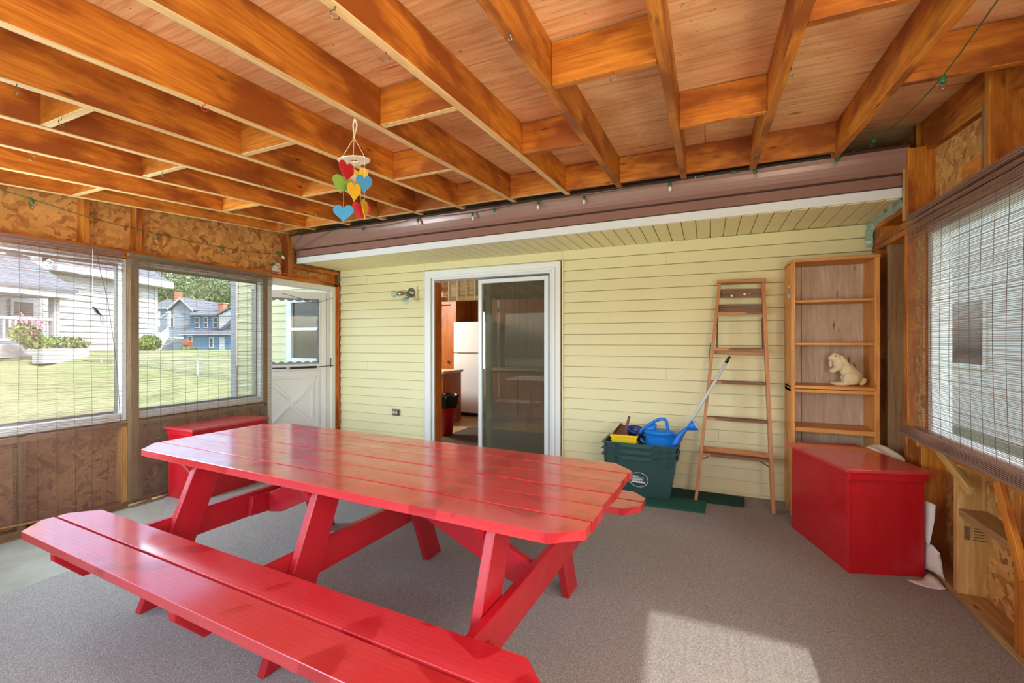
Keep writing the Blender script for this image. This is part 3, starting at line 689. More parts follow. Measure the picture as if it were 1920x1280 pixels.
for lx, bx in ((-.90, -.94), (.06, .02), (.985, 1.027)):
    tb('leg', leg(lx, True)); tb('leg', leg(lx, False))
    tb('bench_beam', MB().prism([(bx, -.93, .422), (bx, -.93, .39), (bx, -.83, .277), (bx, .84, .277), (bx, .94, .39), (bx, .94, .422)], (.038, 0, 0), (0, 1, 0)))
    cx_ = lx-.04 if lx > .5 else bx
    tb('cleat', MB().prism([(cx_, -.42, .712), (cx_, -.36, .622), (cx_, .37, .622), (cx_, .43, .712)], (.038, 0, 0), (0, 1, 0)))
    for f in (-.49, .47):
        tb('bolt', MB().tube([(max(lx, bx)+.03, f, .35), (max(lx, bx)+.06, f, .35)], .006, 8).tube([(max(lx, bx)+.038, f, .35), (max(lx, bx)+.044, f, .35)], .014, 6), 0, 'red')
tb('sister_board', MB().prism([(-.90, -.04, .405), (-.90, -.06, .29), (-.90, .45, .265), (-.90, .50, .40)], (.036, 0, 0), (0, 1, 0)))
tb('brace', MB().prism([(1.02, -.02, .395), (1.02, -.02, .28), (.90, -.02, .30), (.15, -.02, .622), (.15, -.02, .712), (.27, -.02, .712)], (0, .04, 0), (-.8, 0, .4)))
tb('brace', MB().prism([(-.86, .06, .40), (-.86, .06, .28), (-.74, .06, .30), (-.05, .06, .622), (-.05, .06, .712), (-.15, .06, .712)], (0, .04, 0), (.8, 0, .4)))

# ================================================================== RED BOXES
def redbox(label, loc, rot, w, d, h, zlid=.62):
    t_ = thing('storage_box', label, 'box', loc, 'pair of red painted plywood boxes')
    T = Matrix.Translation(loc) @ Matrix.Rotation(math.radians(rot), 4, 'Z')
    def bb(n, *a, bevel=.002):
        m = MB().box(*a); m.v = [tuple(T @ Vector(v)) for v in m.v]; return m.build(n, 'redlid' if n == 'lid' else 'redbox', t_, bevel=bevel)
    q = .015
    bb('side_panel', 0, w, 0, q, .0, h); bb('side_panel', 0, w, d-q, d, 0, h); bb('side_panel', 0, q, q, d-q, 0, h); bb('side_panel', w-q, w, q, d-q, 0, h)
    bb('base_panel', q, w-q, q, d-q, .0, .015)
    bb('lid', -.03, w+.03, -.03, d+.03, h+.001, h+.021); bb('lid_cleat', -.008, w+.008, -.018, -.002, h-.045, h)
    bb('corner_strip', -.003, .01, -.003, .0, 0, h-.05)
    return t_
redbox('red box with a scuffed lid in front of the bookcase', (.768, 3.20, 0), 17.0, .41, .655, .60)
redbox('red box with a clean lid under the left window', (-4.345, 2.36, 0), 0, .345, .66, .60)

# ================================================================== BOOKCASE
bc = thing('bookcase', 'tall open pine bookcase with grey backboards in the corner', 'bookcase', (.89, 4.2, 0))
bx0, bx1, by0, by1 = .607, 1.168, 4.085, 4.385
B('side_board', 'shelf', bc, bx0, bx0+.022, by0, by1, 0, 1.02, .002); B('side_board', 'shelf', bc, bx0, bx0+.022, by0, by1, 1.03, 1.985, .002)
B('side_board', 'shelf', bc, bx1-.022, bx1, by0, by1, 0, .99, .002); B('side_board', 'shelf', bc, bx1-.022, bx1, by0, by1, 1.0, 1.99, .002)
B('face_stile', 'shelf', bc, bx0+.0, bx0+.03, by0-.014, by0, 0, 2.00, .002); B('face_stile', 'shelf', bc, bx1-.03, bx1, by0-.014, by0, 0, 2.00, .002)
m = MB().prism([(bx0+.012, by0-.016, 1.99), (bx0-.004, by0+.02, 1.99), (bx0-.004, by1, 1.99), (bx1+.004, by1, 1.99), (bx1+.004, by0-.016, 1.99)], (0, 0, .022), (1, 0, 0)); m.build('top_board', 'shelf', bc, bevel=.002)
for z in (1.685, 1.352): B('shelf', 'shelf', bc, bx0+.022, bx1-.022, by0+.01, by1-.02, z-.011, z+.009, .002)
B('shelf', 'shelf', bc, bx0, bx1, by0-.012, by1-.02, 1.003, 1.028, .002); B('shelf', 'shelf', bc, bx0, bx1, by0-.008, by1-.02, .973, .998, .002)
B('shelf', 'shelf', bc, bx0+.022, bx1-.022, by0+.0, by1-.02, .665, .70, .002); B('shelf', 'shelf', bc, bx0+.022, bx1-.022, by0, by1-.02, .04, .065, .002)
for a, b in ((bx0+.02, bx0+.115), (bx0+.121, bx1-.02)): B('back_board', 'barn', bc, a, b, by1-.018, by1, .02, 1.99)
m = MB().box(bx0-.001, bx0, 4.12, 4.20, 1.72, 1.82); m.build('torn_sticker', 'paper', bc, label='torn white and blue sticker')
MB().box(bx0-.002, bx0-.001, 4.13, 4.17, 1.75, 1.80).build('sticker_print', 'blue_dk', bc)

# rabbit
rb = thing('rabbit_figurine', 'carved cream lop-eared rabbit sitting on the bookcase shelf', 'figurine', (.99, 4.17, 1.029))
T0 = Vector((.955, 4.19, 1.029))
m = MB()
def E_(x, y, z, a, b, c_, ry=0, rz=0): m.ell(T0+Vector((x, y, z)), (a, b, c_), (0, math.radians(ry), math.radians(rz)), 10)
E_(.075, 0, .062, .062, .052, .060); E_(.045, 0, .105, .058, .046, .050, 35); E_(.0, 0, .150, .046, .040, .050, 30)
E_(-.022, 0, .192, .040, .034, .034, 20); E_(-.052, 0, .186, .026, .022, .022, 25); E_(-.03, 0, .205, .030, .026, .024)
E_(.06, -.04, .052, .052, .022, .046); E_(.06, .04, .052, .052, .022, .046)
E_(.0, -.035, .012, .058, .018, .014); E_(.0, .035, .012, .058, .018, .014)
E_(-.035, -.022, .108, .036, .014, .017, -28); E_(-.035, .022, .108, .036, .014, .017, -28); E_(-.01, -.026, .125, .03, .018, .022, -30)
E_(.138, 0, .028, .030, .016, .018, -50)
o = m.build('body', 'cream', rb, smooth=True)
rm = o.modifiers.new('r', 'REMESH'); rm.mode = 'VOXEL'; rm.voxel_size = .0045; rm.use_smooth_shade = True
o.scale = (1.04, 1, 1.12)
sm = o.modifiers.new('s', 'SMOOTH'); sm.factor = .6; sm.iterations = 5
for sy, dx in ((-1, .022), (1, -.052)):
    m = MB(); T1 = T0+Vector((dx, sy*.036, .187))
    m.ell(T1, (.017, .009, .052), (0, math.radians(-32 if sy < 0 else 6), 0), 12); m.build('ear', 'cream', rb, smooth=True)
for sy in (-1, 1):
    m = MB(); m.ell(T0+Vector((-.038, sy*.030, .228)), (.006, .004, .0045), (0, 0, 0), 8); m.build('eye', 'black', rb, smooth=True)

# ================================================================== STEPLADDER
sl = thing('stepladder', 'old wooden stepladder leaning folded against the siding', 'ladder', (.19, 4.13, 0))
FL, FR = Vector((-.085, 4.118, 0)), Vector((.487, 4.075, 0)); TL, TR = Vector((.105, 4.33, 1.885)), Vector((.440, 4.33, 1.875))
def lad(tt, right=False, off=(0, 0, 0)): return (FR.lerp(TR, tt) if right else FL.lerp(TL, tt))+Vector(off)
def Lb(name, a, b, w, h, up, mat='ladder', bevel=.002): return MB().beam(a, b, w, h, up).build(name, mat, sl, bevel=bevel)
nrm = Vector((0, -1, .11)).normalized()
Lb('side_rail', lad(0), lad(1), .026, .07, nrm); Lb('side_rail', lad(0, True), lad(1, True), .026, .07, nrm)
back = Vector((0, .045, 0))
Lb('top_cap', (.085, 4.325, 1.895), (.457, 4.325, 1.885), .12, .028, (0, 0, 1), 'ladder', .004)
for z in (1.79, 1.655):
    tt = z/1.88; a, b = lad(tt)+Vector((.01, .02, 0)), lad(tt, True)+Vector((-.01, .02, 0)); Lb('rear_slat', a, b, .016, .075, (0, 0, 1), 'ladder_step')
for z, ext in ((1.602, 0), (1.295, 0), (1.01, 0), (.70, 0), (.395, 0)):
    tt = z/1.88; a, b = lad(tt), lad(tt, True); y = (a.y+b.y)/2
    t_ = MB().prism([(a.x+.012, a.y-.036, z), (b.x-.012, b.y-.036, z), (b.x-.012, b.y+.02, z), (b.x-.05, b.y+.05, z), (a.x+.05, a.y+.05, z), (a.x+.012, a.y+.02, z)], (0, 0, .021), (1, 0, 0)); t_.build('step', 'ladder_step', sl, bevel=.002)
    MB().box(a.x+.012, b.x-.012, a.y-.040, a.y-.0365, z-.004, z+.021).build('step_edge', 'ladder', sl)
for z in (1.25, .40):
    tt = z/1.88; a, b = lad(tt)+Vector((.02, .055, .03)), lad(tt, True)+Vector((-.02, .055, .03)); Lb('rear_slat', a, b, .018, .05, (0, 0, 1), 'ladder')
for r_, sx in ((False, 1), (True, -1)):
    a = lad(.19, r_)+Vector((sx*.012, -.02, 0)); MB().tube([a, a+Vector((sx*.075, 0, .045))], .004, 6).build('step_brace', 'metal_dk', sl, smooth=True)
for r_, sx in ((False, 1), (True, -1)):
    a = lad(.84, r_)+Vector((sx*.014, .03, 0)); MB().beam(a, a-Vector((sx*.006, 0, .27)), .012, .022, nrm).build('spreader', 'ladder_step', sl)
a = lad(.72)+Vector((-.022, .02, 0)); MB().beam(a, a-Vector((.012, 0, .17)), .006, .014, nrm).build('hinge_strap', 'metal_dk', sl)
for i, (px, z) in enumerate([(.14, 1.80), (.30, 1.78), (.34, 1.785), (.20, 1.77)]):
    MB().lathe([(.005+.005*(i % 2), 0), (.0001, .0008)], 7, T=Matrix.Translation((px, 4.315, z)) @ Matrix.Rotation(PI/2, 4, 'X')).build('paint_spatter', 'cat_white', sl)

# ================================================================== GREEN CRATES
def crate(k, label):
    t_ = thing('recycling_crate', label, 'crate', (-.545, 4.13, .02+.055*k), 'nested dark green crates')
    z0, zt = .022+.055*k, .375+.0535*k
    x0b, x1b, y0b, y1b = -.80, -.29, 3.99, 4.28; x0t, x1t, y0t, y1t = -.845, -.235, 3.955, 4.32
    w = .004; n = 4
    def ring(x0, x1, y0, y1, z): return [(x0, y0, z), (x1, y0, z), (x1, y1, z), (x0, y1, z)]
    if k == 0 or True:
        ins = .003*k
        P = ring(x0b+ins, x1b-ins, y0b+ins, y1b-ins, z0)+ring(x0t, x1t, y0t, y1t, zt)+ring(x0b+w+ins, x1b-w-ins, y0b+w+ins, y1b-w-ins, z0+w)+ring(x0t+w, x1t-w, y0t+w, y1t-w, zt)
        fs = [(0, 3, 2, 1), (8, 9, 10, 11)]
        for i in range(4):
            j = (i+1) % 4; fs += [(i, j, 4+j, 4+i), (8+j, 8+i, 12+i, 12+j), (4+i, 4+j, 12+j, 12+i)]
        MB().poly(P, fs, (1, 0, 0)).build('crate_body', 'green_bin', t_)
    # rim flange
    e = .016
    for a in [(x0t-e, x1t+e, y0t-e, y0t, zt-.008, zt), (x0t-e, x1t+e, y1t, y1t+e, zt-.008, zt), (x0t-e, x0t, y0t, y1t, zt-.008, zt), (x1t, x1t+e, y0t, y1t, zt-.008, zt)]:
        MB().box(*a).build('rim', 'green_bin', t_, bevel=.002)
    # handle apron on the long front
    xc = (x0t+x1t)/2
    m = MB().prism([(xc-.19, y0t-e, zt-.006), (xc-.13, y0t-e, zt-.036), (xc+.09, y0t-e, zt-.036), (xc+.13, y0t-e, zt-.006)], (0, .012, 0), (1, 0, 0)); m.build('handle', 'green_bin', t_, bevel=.002)
    lo = .12 if k == 0 else .045
    for x in (x0t+.01, x0t+.10, xc+.16, x1t-.07, x1t-.01):
        MB().box(x, x+.006, y0t-.012, y0t+.004, zt-(.05 if k else .085), zt-.008).build('rib', 'green_bin', t_)
    return t_
c0 = crate(0, 'dark green crate with a white oval emblem, bottom of the nested stack')
crate(1, 'dark green crate nested in the middle of the stack'); crate(2, 'dark green crate on top of the nested stack holding the blue watering can')
# emblem on the front of the lowest crate (front leans slightly)
ft = math.atan2(.035, .353)
TE = Matrix.Translation((-.543, 3.9715, .168)) @ Matrix.Rotation(ft, 4, 'X')
def emb(name, m, mat='white'):
    m.v = [tuple(TE @ Vector(v)) for v in m.v]; return m.build(name, mat, c0)
m = MB(); N = 48
P = []; 
for r0 in (1.0, .945):
    for k in range(N): a = 2*PI*k/N; P.append((.082*r0*math.cos(a), -.0005, .066*r0*math.sin(a)))
m.poly(P, [(k, (k+1) % N, N+(k+1) % N, N+k) for k in range(N)], (1, 0, 0)); emb('emblem_ring', m)
def text(name, s_, size, x, z, mat, shear=0, bold=.0, T=None):
    cu = bpy.data.curves.new(name, 'FONT'); cu.body = s_; cu.size = size; cu.extrude = .0002; cu.offset = bold; cu.shear = shear
    ob = bpy.data.objects.new(name, cu); C.objects.link(ob)
    dg = bpy.context.evaluated_depsgraph_get(); me = bpy.data.meshes.new_from_object(ob.evaluated_get(dg))
    bpy.data.objects.remove(ob); me.materials.clear(); me.materials.append(M[mat])
    o = bpy.data.objects.new(name, me); C.objects.link(o); me.transform((T or TE) @ Matrix.Translation((x, -.001, z)) @ Matrix.Rotation(PI/2, 4, 'X'))
    par(o, c0); return o
text('emblem_word', 'NEW', .027, -.064, .016, 'white', bold=.0012); text('emblem_word', 'HAMPSHIRE', .0195, -.064, -.004, 'white', bold=.0011)
for k in range(9): m = MB().box(-.012+k*.0068, -.0075+k*.0068, -.001, -.0004, .017, .021+.003*(k % 3 == 0)); emb('emblem_small_print', m)
mt = [(-.064, -.028), (-.060, -.019), (-.050, -.012), (-.044, -.016), (-.034, -.008), (-.026, -.014), (-.014, -.007), (-.004, -.013), (.008, -.008), (.018, -.014), (.030, -.010), (.040, -.016), (.052, -.018), (.062, -.028)]
emb('emblem_mountains', MB().prism([(a, -.0012, b) for a, b in mt], (0, .0006, 0)))

# contents
yp = thing('yellow_pail', 'square yellow plastic pail inside the top green crate', 'pail', (-.68, 4.14, .36))
def frust(m, x0, x1, y0, y1, z0, z1, ins, w=.004):
    P = []
    for (d, z) in ((ins, z0), (0, z1), (w, z1), (ins+w, z0+w)): P += [(x0+d, y0+d, z), (x1-d, y0+d, z), (x1-d, y1-d, z), (x0+d, y1-d, z)]
    fs = [(0, 3, 2, 1), (12, 13, 14, 15)]
    for i in range(4):
        j = (i+1) % 4; fs += [(i, j, 4+j, 4+i), (4+i, 4+j, 8+j, 8+i), (8+i, 8+j, 12+j, 12+i)]
    m.poly(P, fs, (1, 0, 0)); return m
frust(MB(), -.79, -.565, 4.01, 4.22, .34, .535, .02).build('pail_body', 'yellow', yp)
for a in [(-.797, -.558, 4.003, 4.011, .515, .537), (-.797, -.558, 4.219, 4.227, .515, .537), (-.797, -.789, 4.011, 4.219, .515, .537), (-.566, -.558, 4.011, 4.219, .515, .537)]: MB().box(*a).build('pail_rim', 'yellow', yp, bevel=.002)
for a in [(-.793, -.562, 4.006, 4.011, .488, .496)]: MB().box(*a).build('pail_rib', 'yellow', yp)
dp = thing('dustpan', 'maroon dustpan with an upright handle in the yellow pail', 'dustpan', (-.70, 4.12, .5))
MB().prism([(-.775, 4.03, .535), (-.64, 4.03, .535), (-.655, 4.18, .575), (-.74, 4.2, .590)], (0, 0, .012)).build('pan', 'maroon', dp, bevel=.002)
MB().prism([(-.775, 4.02, .53), (-.765, 4.02, .565), (-.735, 4.2, .61), (-.74, 4.2, .585)], (.006, 0, 0)).build('pan_wall', 'maroon', dp)
MB().beam((-.672, 4.06, .545), (-.640, 4.09, .695), .022, .012, (0, 1, 0)).build('handle', 'maroon', dp, bevel=.004)
bp = thing('plant_pot', 'dark blue round pot lying tilted in the yellow pail', 'pot', (-.585, 4.12, .5))
TB_ = Matrix.Translation((-.60, 4.15, .49)) @ Matrix.Rotation(math.radians(12), 4, 'X') @ Matrix.Rotation(math.radians(10), 4, 'Y')
MB().lathe([(.058, 0), (.074, .075), (.082, .076), (.084, .09), (.076, .09), (.070, .07), (.055, .006), (.0001, .006)], 28, T=TB_).build('pot_wall', 'blue_dk', bp, smooth=True)
wc = thing('watering_can', 'bright blue plastic watering can in the top green crate', 'watering can', (-.385, 4.12, .40))
Tw = Matrix.Translation((-.385, 4.12, .40))
MB().lathe([(.001, 0), (.108, 0), (.112, .01), (.118, .12), (.118, .155), (.124, .158), (.124, .168), (.112, .182), (.085, .19), (.045, .19), (.040, .192), (.0001, .186)], 32, T=Tw, sx=1.08, sy=.72).build('can_body', 'blue', wc, smooth=True)
m = MB(); m.lathe([(.1305, .02), (.1305, .13)], 2); 
P = [Tw @ Vector(p) for p in [(.10, 0, .03), (.135, 0, .085), (.17, 0, .155), (.21, 0, .20), (.245, 0, .222)]]
MB().tube(P, [.045, .040, .026, .017, .016], 14).build('spout', 'blue', wc, smooth=True)
d_ = (P[-1]-P[-2]).normalized(); e_ = P[-1]
rose = Vector((.86, 0, .5)).normalized()
MB().tube([e_-rose*.01, e_+rose*.012, e_+rose*.05, e_+rose*.062], [.017, .03, .047, .047], 20).build('rose', 'blue', wc, smooth=True)
MB().tube([e_+rose*.062, e_+rose*.07], [.049, .044], 20).build('rose_face', 'grey_pole', wc, smooth=True)
P = [Tw @ Vector(p) for p in [(-.112, 0, .06), (-.150, 0, .08), (-.168, 0, .12), (-.155, 0, .165), (-.115, 0, .205), (-.06, 0, .245), (-.01, 0, .275), (.035, 0, .285), (.06, 0, .265), (.068, 0, .225), (.07, 0, .185)]]
def smoothpts(P, k=4):
    out = []
    for i in range(len(P)-1):
        p0, p1, p2, p3 = P[max(i-1, 0)], P[i], P[i+1], P[min(i+2, len(P)-1)]
        for q in range(k):
            u = q/k; out.append(.5*((2*p1)+(-p0+p2)*u+(2*p0-5*p1+4*p2-p3)*u*u+(-p0+3*p1-3*p2+p3)*u**3))
    return out+[P[-1]]
MB().tube(smoothpts(P), .0135, 10).build('handle', 'blue', wc, smooth=True)
MB().tube([Tw @ Vector(p) for p in [(-.10, 0, .165), (-.055, 0, .20), (-.03, 0, .235)]], [.04, .035, .014], 12).build('filler_neck', 'blue', wc, smooth=True)
gp_ = thing('broom_pole', 'pale grey metal pole with a black tip leaning across the stepladder', 'pole', (-.36, 4.14, .42))
A_, B_ = Vector((-.235, 4.17, .47)), Vector((.178, 4.13, 1.245)); dd = (B_-A_).normalized()
MB().tube([A_, B_-dd*.06], .0125, 12).build('pole_tube', 'grey_pole', gp_, smooth=True); MB().tube([B_-dd*.06, B_-dd*.03, B_], [.014, .012, .008], 12).build('pole_tip', 'black', gp_, smooth=True)
st = thing('garden_stake', 'thin brown stick standing behind the watering can', 'stick', (-.26, 4.18, .42))
MB().beam((-.25, 4.20, .40), (-.16, 4.22, .60), .012, .008, (0, 1, 0)).build('stick', 'ladder_step', st)

# ================================================================== MATS
def turf(pts, h, mat, label, z=0):
    m = MB(); rnd = random.Random(3); P = []
    n = len(pts)
    for i in range(n):
        a, b = Vector(pts[i]), Vector(pts[(i+1) % n]); k = max(1, int((b-a).length/.02))
        for q in range(k):
            p = a.lerp(b, q/k); P.append((p.x+rnd.uniform(-.004, .004), p.y+rnd.uniform(-.004, .004), z+.001))
    m.prism(P, (0, 0, h), (1, 0, 0)); o = m.build('turf_mat', mat)
    return tag(o, label, 'mat', 'pair of green turf mats')
turf([(-.93, 3.80), (-.015, 3.845), (-.005, 4.10), (-.93, 4.05)], .018, 'mattgreen', 'bright green turf mat under the front of the crate stack')
turf([(-.93, 4.065), (.285, 4.11), (.298, 4.335), (-.93, 4.38)], .018, 'mattgreen2', 'dark green turf mat running along the wall behind the crates')

# ================================================================== PAPER behind the right box
m = MB(); P = []; nx, ny = 10, 8
for i in range(nx+1):
    for j in range(ny+1):
        u, v = i/nx, j/ny; x = 1.075+.128*u-.055*v; y = 3.73+.30*v
        P.append((x, y, .585+.055*math.sin(PI*v)*(.5+.5*math.sin(PI*(u*.9+.1)))+.01*math.sin(7*u+5*v)))
fs = [(i*(ny+1)+j, (i+1)*(ny+1)+j, (i+1)*(ny+1)+j+1, i*(ny+1)+j+1) for i in range(nx) for j in range(ny)]
P2 = [(p[0], p[1], .0) for p in P]; n = len(P)
rim = [i*(ny+1) for i in range(nx+1)]+[nx*(ny+1)+j for j in range(1, ny+1)]+[i*(ny+1)+ny for i in range(nx-1, -1, -1)]+[j for j in range(ny-1, 0, -1)]
fs2 = [tuple(n+k for k in reversed(f)) for f in fs]+[(rim[(k+1) % len(rim)], rim[k], n+rim[k], n+rim[(k+1) % len(rim)]) for k in range(len(rim))]
o = MB().poly(P+P2, fs+fs2, (1, 0, 0)).build('foam_cushion', 'paper', smooth=True); tag(o, 'white padded bag standing between the red box and the corner studs', 'bag')
def sheet(name, rows, label, cat, th=.002):
    P = [Vector(p) for r in rows for p in r]; w = len(rows[0]); h = len(rows)
    fs = [(i*w+j, i*w+j+1, (i+1)*w+j+1, (i+1)*w+j) for i in range(h-1) for j in range(w-1)]
    o = MB().poly(P, fs, (0, 0, 1)).build(name, 'paper', smooth=True); s_ = o.modifiers.new('s', 'SOLIDIFY'); s_.thickness = th
    sb = o.modifiers.new('ss', 'SUBSURF'); sb.subdivision_type = 'SIMPLE'; sb.levels = 1; sb.render_levels = 1
    return tag(o, label, cat)
sheet('paper_sheet', [[(1.165, 3.36, .44), (1.205, 3.31, .43)], [(1.165, 3.36, .36), (1.20, 3.305, .35)], [(1.165, 3.355, .28), (1.19, 3.31, .27)], [(1.165, 3.35, .20), (1.175, 3.30, .20)]], 'white paper sheet standing upright beside the red box', 'paper')
sheet('paper_roll', [[(1.168, 3.35, .19), (1.19, 3.31, .20), (1.21, 3.27, .17), (1.205, 3.25, .11)], [(1.165, 3.34, .12), (1.19, 3.29, .14), (1.212, 3.25, .11), (1.208, 3.23, .07)], [(1.162, 3.33, .05), (1.185, 3.27, .06), (1.205, 3.23, .05), (1.21, 3.21, .045)]], 'curled white paper bulging out low beside the red box', 'paper')
sheet('paper_scrap', [[(1.05, 3.24, .003), (1.13, 3.27, .006), (1.17, 3.30, .04)], [(1.08, 3.20, .003), (1.15, 3.22, .006), (1.195, 3.25, .03)], [(1.13, 3.18, .003), (1.17, 3.18, .004), (1.205, 3.19, .008)]], 'torn white paper scrap lying on the carpet by the red box', 'paper', .001)

# ================================================================== WALL FITTINGS
fx = thing('floodlight', 'twin head outdoor floodlight with clear bulbs on the siding', 'light', (-3.25, YW-.02, 1.95))
MB().box(-3.325, -3.175, YW-.035, YW-.012, 1.87, 2.03).build('mounting_block', 'cream_pl', fx, bevel=.004)
Tl = Matrix.Translation((-3.25, YW-.035, 1.955)) @ Matrix.Rotation(PI/2, 4, 'X')
MB().lathe([(.06, 0), (.058, .012), (.045, .028), (.02, .036), (.0001, .037)], 24, T=Tl).build('canopy', 'metal', fx, smooth=True)
for k, (p, q, e2) in enumerate([((-3.28, YW-.07, 1.95), (-3.36, YW-.09, 1.945), (-3.46, YW-.10, 1.94)), ((-3.245, YW-.07, 1.94), (-3.24, YW-.105, 1.915), (-3.23, YW-.17, 1.86))]):
    p, q, e2 = Vector(p), Vector(q), Vector(e2); d_ = (e2-q).normalized()
    MB().tube([p, q], .012, 10).build('swivel_arm', 'metal', fx, smooth=True)
    h_ = MB().tube([q-d_*.02, q, q+d_*.045, q+d_*.05], [.018, .024, .024, .02], 16).build('lamp_socket', 'metal', fx, smooth=True)
    MB().tube([q+d_*.05, q+d_*.07, q+d_*.10, q+d_*.112], [.02, .028, .052, .050], 20).build('bulb', 'clear' if k else 'clear', fx, smooth=True)
    MB().tube([q+d_*.052, q+d_*.072, q+d_*.088], [.018, .022, .034], 16, cap=False).build('reflector', 'grey_pole', fx, smooth=True)
ol = thing('outlet', 'weatherproof electrical outlet low on the yellow siding', 'outlet', (-3.49, YW-.02, .5))
MB().box(-3.545, -3.437, YW-.03, YW-.01, .462, .54).build('outlet_cover', 'metal', ol, bevel=.004)
for x in (-3.515, -3.475): 
    MB().lathe([(.017, 0), (.016, .004), (.0001, .004)], 12, T=Matrix.Translation((x, YW-.03, .501)) @ Matrix.Rotation(PI/2, 4, 'X')).build('socket_face', 'cream_pl', ol)
    for q in (-.005, .004): MB().box(x+q, x+q+.002, YW-.036, YW-.034, .497, .508).build('slot', 'black', ol)
MB().box(-3.452, -3.436, YW-.045, YW-.03, .475, .53).build('spring_hinge', 'metal_dk', ol, bevel=.003)
# cat ornament
def flat(name, pts, x, th, mat, parent=None, Tm=None):
    return MB().prism([(x, y, z) for y, z in pts], (th, 0, 0), (0, 1, 0)).build(name, mat, parent, bevel=.001)
ct = thing('cat_ornament', 'flat white cat cut-out sitting on the plate beside the gutter end', 'ornament', (XL, 3.53, 2.137))
body = [(3.465, 2.137), (3.45, 2.16), (3.448, 2.19), (3.462, 2.215), (3.485, 2.228), (3.492, 2.238), (3.492, 2.262), (3.505, 2.254), (3.52, 2.258), (3.535, 2.268), (3.54, 2.25), (3.556, 2.24), (3.558, 2.222), (3.548, 2.21), (3.556, 2.19), (3.566, 2.165), (3.566, 2.137)]
flat('cat_body', body, XL-.035, .012, 'cat_white', ct)
MB().tube(smoothpts([Vector((XL-.02, y, z)) for y, z in [(3.47, 2.145), (3.50, 2.14), (3.535, 2.155), (3.545, 2.18), (3.53, 2.20), (3.512, 2.19)]]), .0025, 6).build('tail_line', 'metal_dk', ct, smooth=True)
MB().box(XL-.023, XL-.021, 3.497, 3.55, 2.222, 2.227).build('collar', 'heart_red', ct)
ec = MB().tube(smoothpts([Vector(p) for p in [(XL+.012, 3.20, 2.155), (XL+.012, 3.6, 2.143), (XL+.014, 4.1, 2.13), (XL+.014, 4.33, 2.12), (XL+.02, 4.385, 2.07), (XL+.018, 4.39, 1.9), (XL+.02, 4.38, 1.5), (XL+.018, 4.385, 1.1), (XL+.022, 4.38, .7), (XL+.03, 4.385, .36), (XL+.02, 4.39, .27)]]), .006, 8).build('extension_cord', 'orange_cord', smooth=True)
tag(ec, 'orange electrical cord running along the plate and down the corner post', 'cord')

# ================================================================== HEART MOBILE
hp = Vector((-1.567, 1.664, zb(1.664)))
mo = thing('heart_mobile', 'hanging mobile of coloured hearts under a scalloped white ring', 'mobile', hp)
rt = Vector((cY, sY, 0)); fw = Vector((-sY, cY, 0)); D = 2.12
hp2 = at(666, 224, 2.17)
rc = at(664, 302, D); kn = at(664, 258, D)
ctop = Vector((hp.x, hp.y, zb(hp.y)-.006))
pts = [ctop, ctop+rt*-.008+Vector((0, 0, -.03)), ctop+rt*-.006+Vector((0, 0, -.06)), kn]; MB().tube(smoothpts(pts), .0035, 6).build('hanging_loop', 'string', mo, smooth=True)
pts = [ctop, ctop+rt*.010+Vector((0, 0, -.03)), ctop+rt*.004+Vector((0, 0, -.06)), kn]; MB().tube(smoothpts(pts), .0035, 6).build('hanging_loop', 'string', mo, smooth=True)
MB().tube([ctop+Vector((0, 0, .006)), ctop-Vector((0, 0, .012))], .002, 6).build('screw_hook', 'metal', mo)
RR = .072; N = 72; P = []
tilt = Matrix.Rotation(math.radians(6), 3, rt) @ Matrix.Rotation(math.radians(-5), 3, fw)
for (r0, z) in ((1, 0), (1, .005), (.26, .005), (.26, 0)):
    for k in range(N):
        a = 2*PI*k/N; r = RR*r0*(1+(.035*math.cos(a*24) if r0 == 1 else 0)); P.append(rc+tilt @ (rt*r*math.cos(a)+fw*r*math.sin(a)+Vector((0, 0, z))))
fs = [(q*N+k, q*N+(k+1) % N, ((q+1) % 4)*N+(k+1) % N, ((q+1) % 4)*N+k) for q in range(4) for k in range(N)]
o = MB().poly(P, fs, (1, 0, 0)).build('scalloped_ring', 'cat_white', mo); bm = bmesh.new(); bm.from_mesh(o.data); bmesh.ops.recalc_face_normals(bm, faces=bm.faces); bm.to_mesh(o.data); bm.free()
for a in (.4, 2.0, 3.3, 5.0): MB().tube([kn, rc+rt*RR*.85*math.cos(a)+fw*RR*.85*math.sin(a)+Vector((0, 0, .004))], .0014, 5).build('suspension_string', 'string', mo)
def heart(px, py, w, h, yaw, mat, lab, dd=0, roll=0, top=None):
    c_ = at(px, py, D+dd); w = w*.5/830*(D+dd); h = h*.5/830*(D+dd); pts = []
    for k in range(40):
        t_ = 2*PI*k/40; x = 16*math.sin(t_)**3/16.; z = (13*math.cos(t_)-5*math.cos(2*t_)-2*math.cos(3*t_)-math.cos(4*t_)+2.5)/14.5
        pts.append((x*w, z*h))
    a = math.radians(yaw); ax = rt*math.cos(a)+fw*math.sin(a); nn = fw*math.cos(a)-rt*math.sin(a); r_ = math.radians(roll)
    Q = [c_+ax*(x*math.cos(r_)-z*math.sin(r_))+Vector((0, 0, 1))*(x*math.sin(r_)+z*math.cos(r_))-nn*.002 for x, z in pts]
    o = MB().prism(Q, nn*.004, (0, 0, 1)).build('heart', mat, mo, bevel=.0008, label=lab)
    t0 = c_+Vector((0, 0, h*.55)); t1 = Vector((t0.x, t0.y, rc.z)) if top is None else top
    if (t1-t0).length > .004: MB().tube([t0, t1], .0007, 4).build('thread', 'string', mo)
    return c_
heart(650.5, 322, 38, 37, 66, 'heart_red', 'red heart nearest the ring', -.05)
heart(641, 347, 37, 35, 30, 'heart_grn', 'green heart', -.03, -12)
heart(660, 352, 42, 44, 40, 'cat_white', 'white heart', .03, 22)
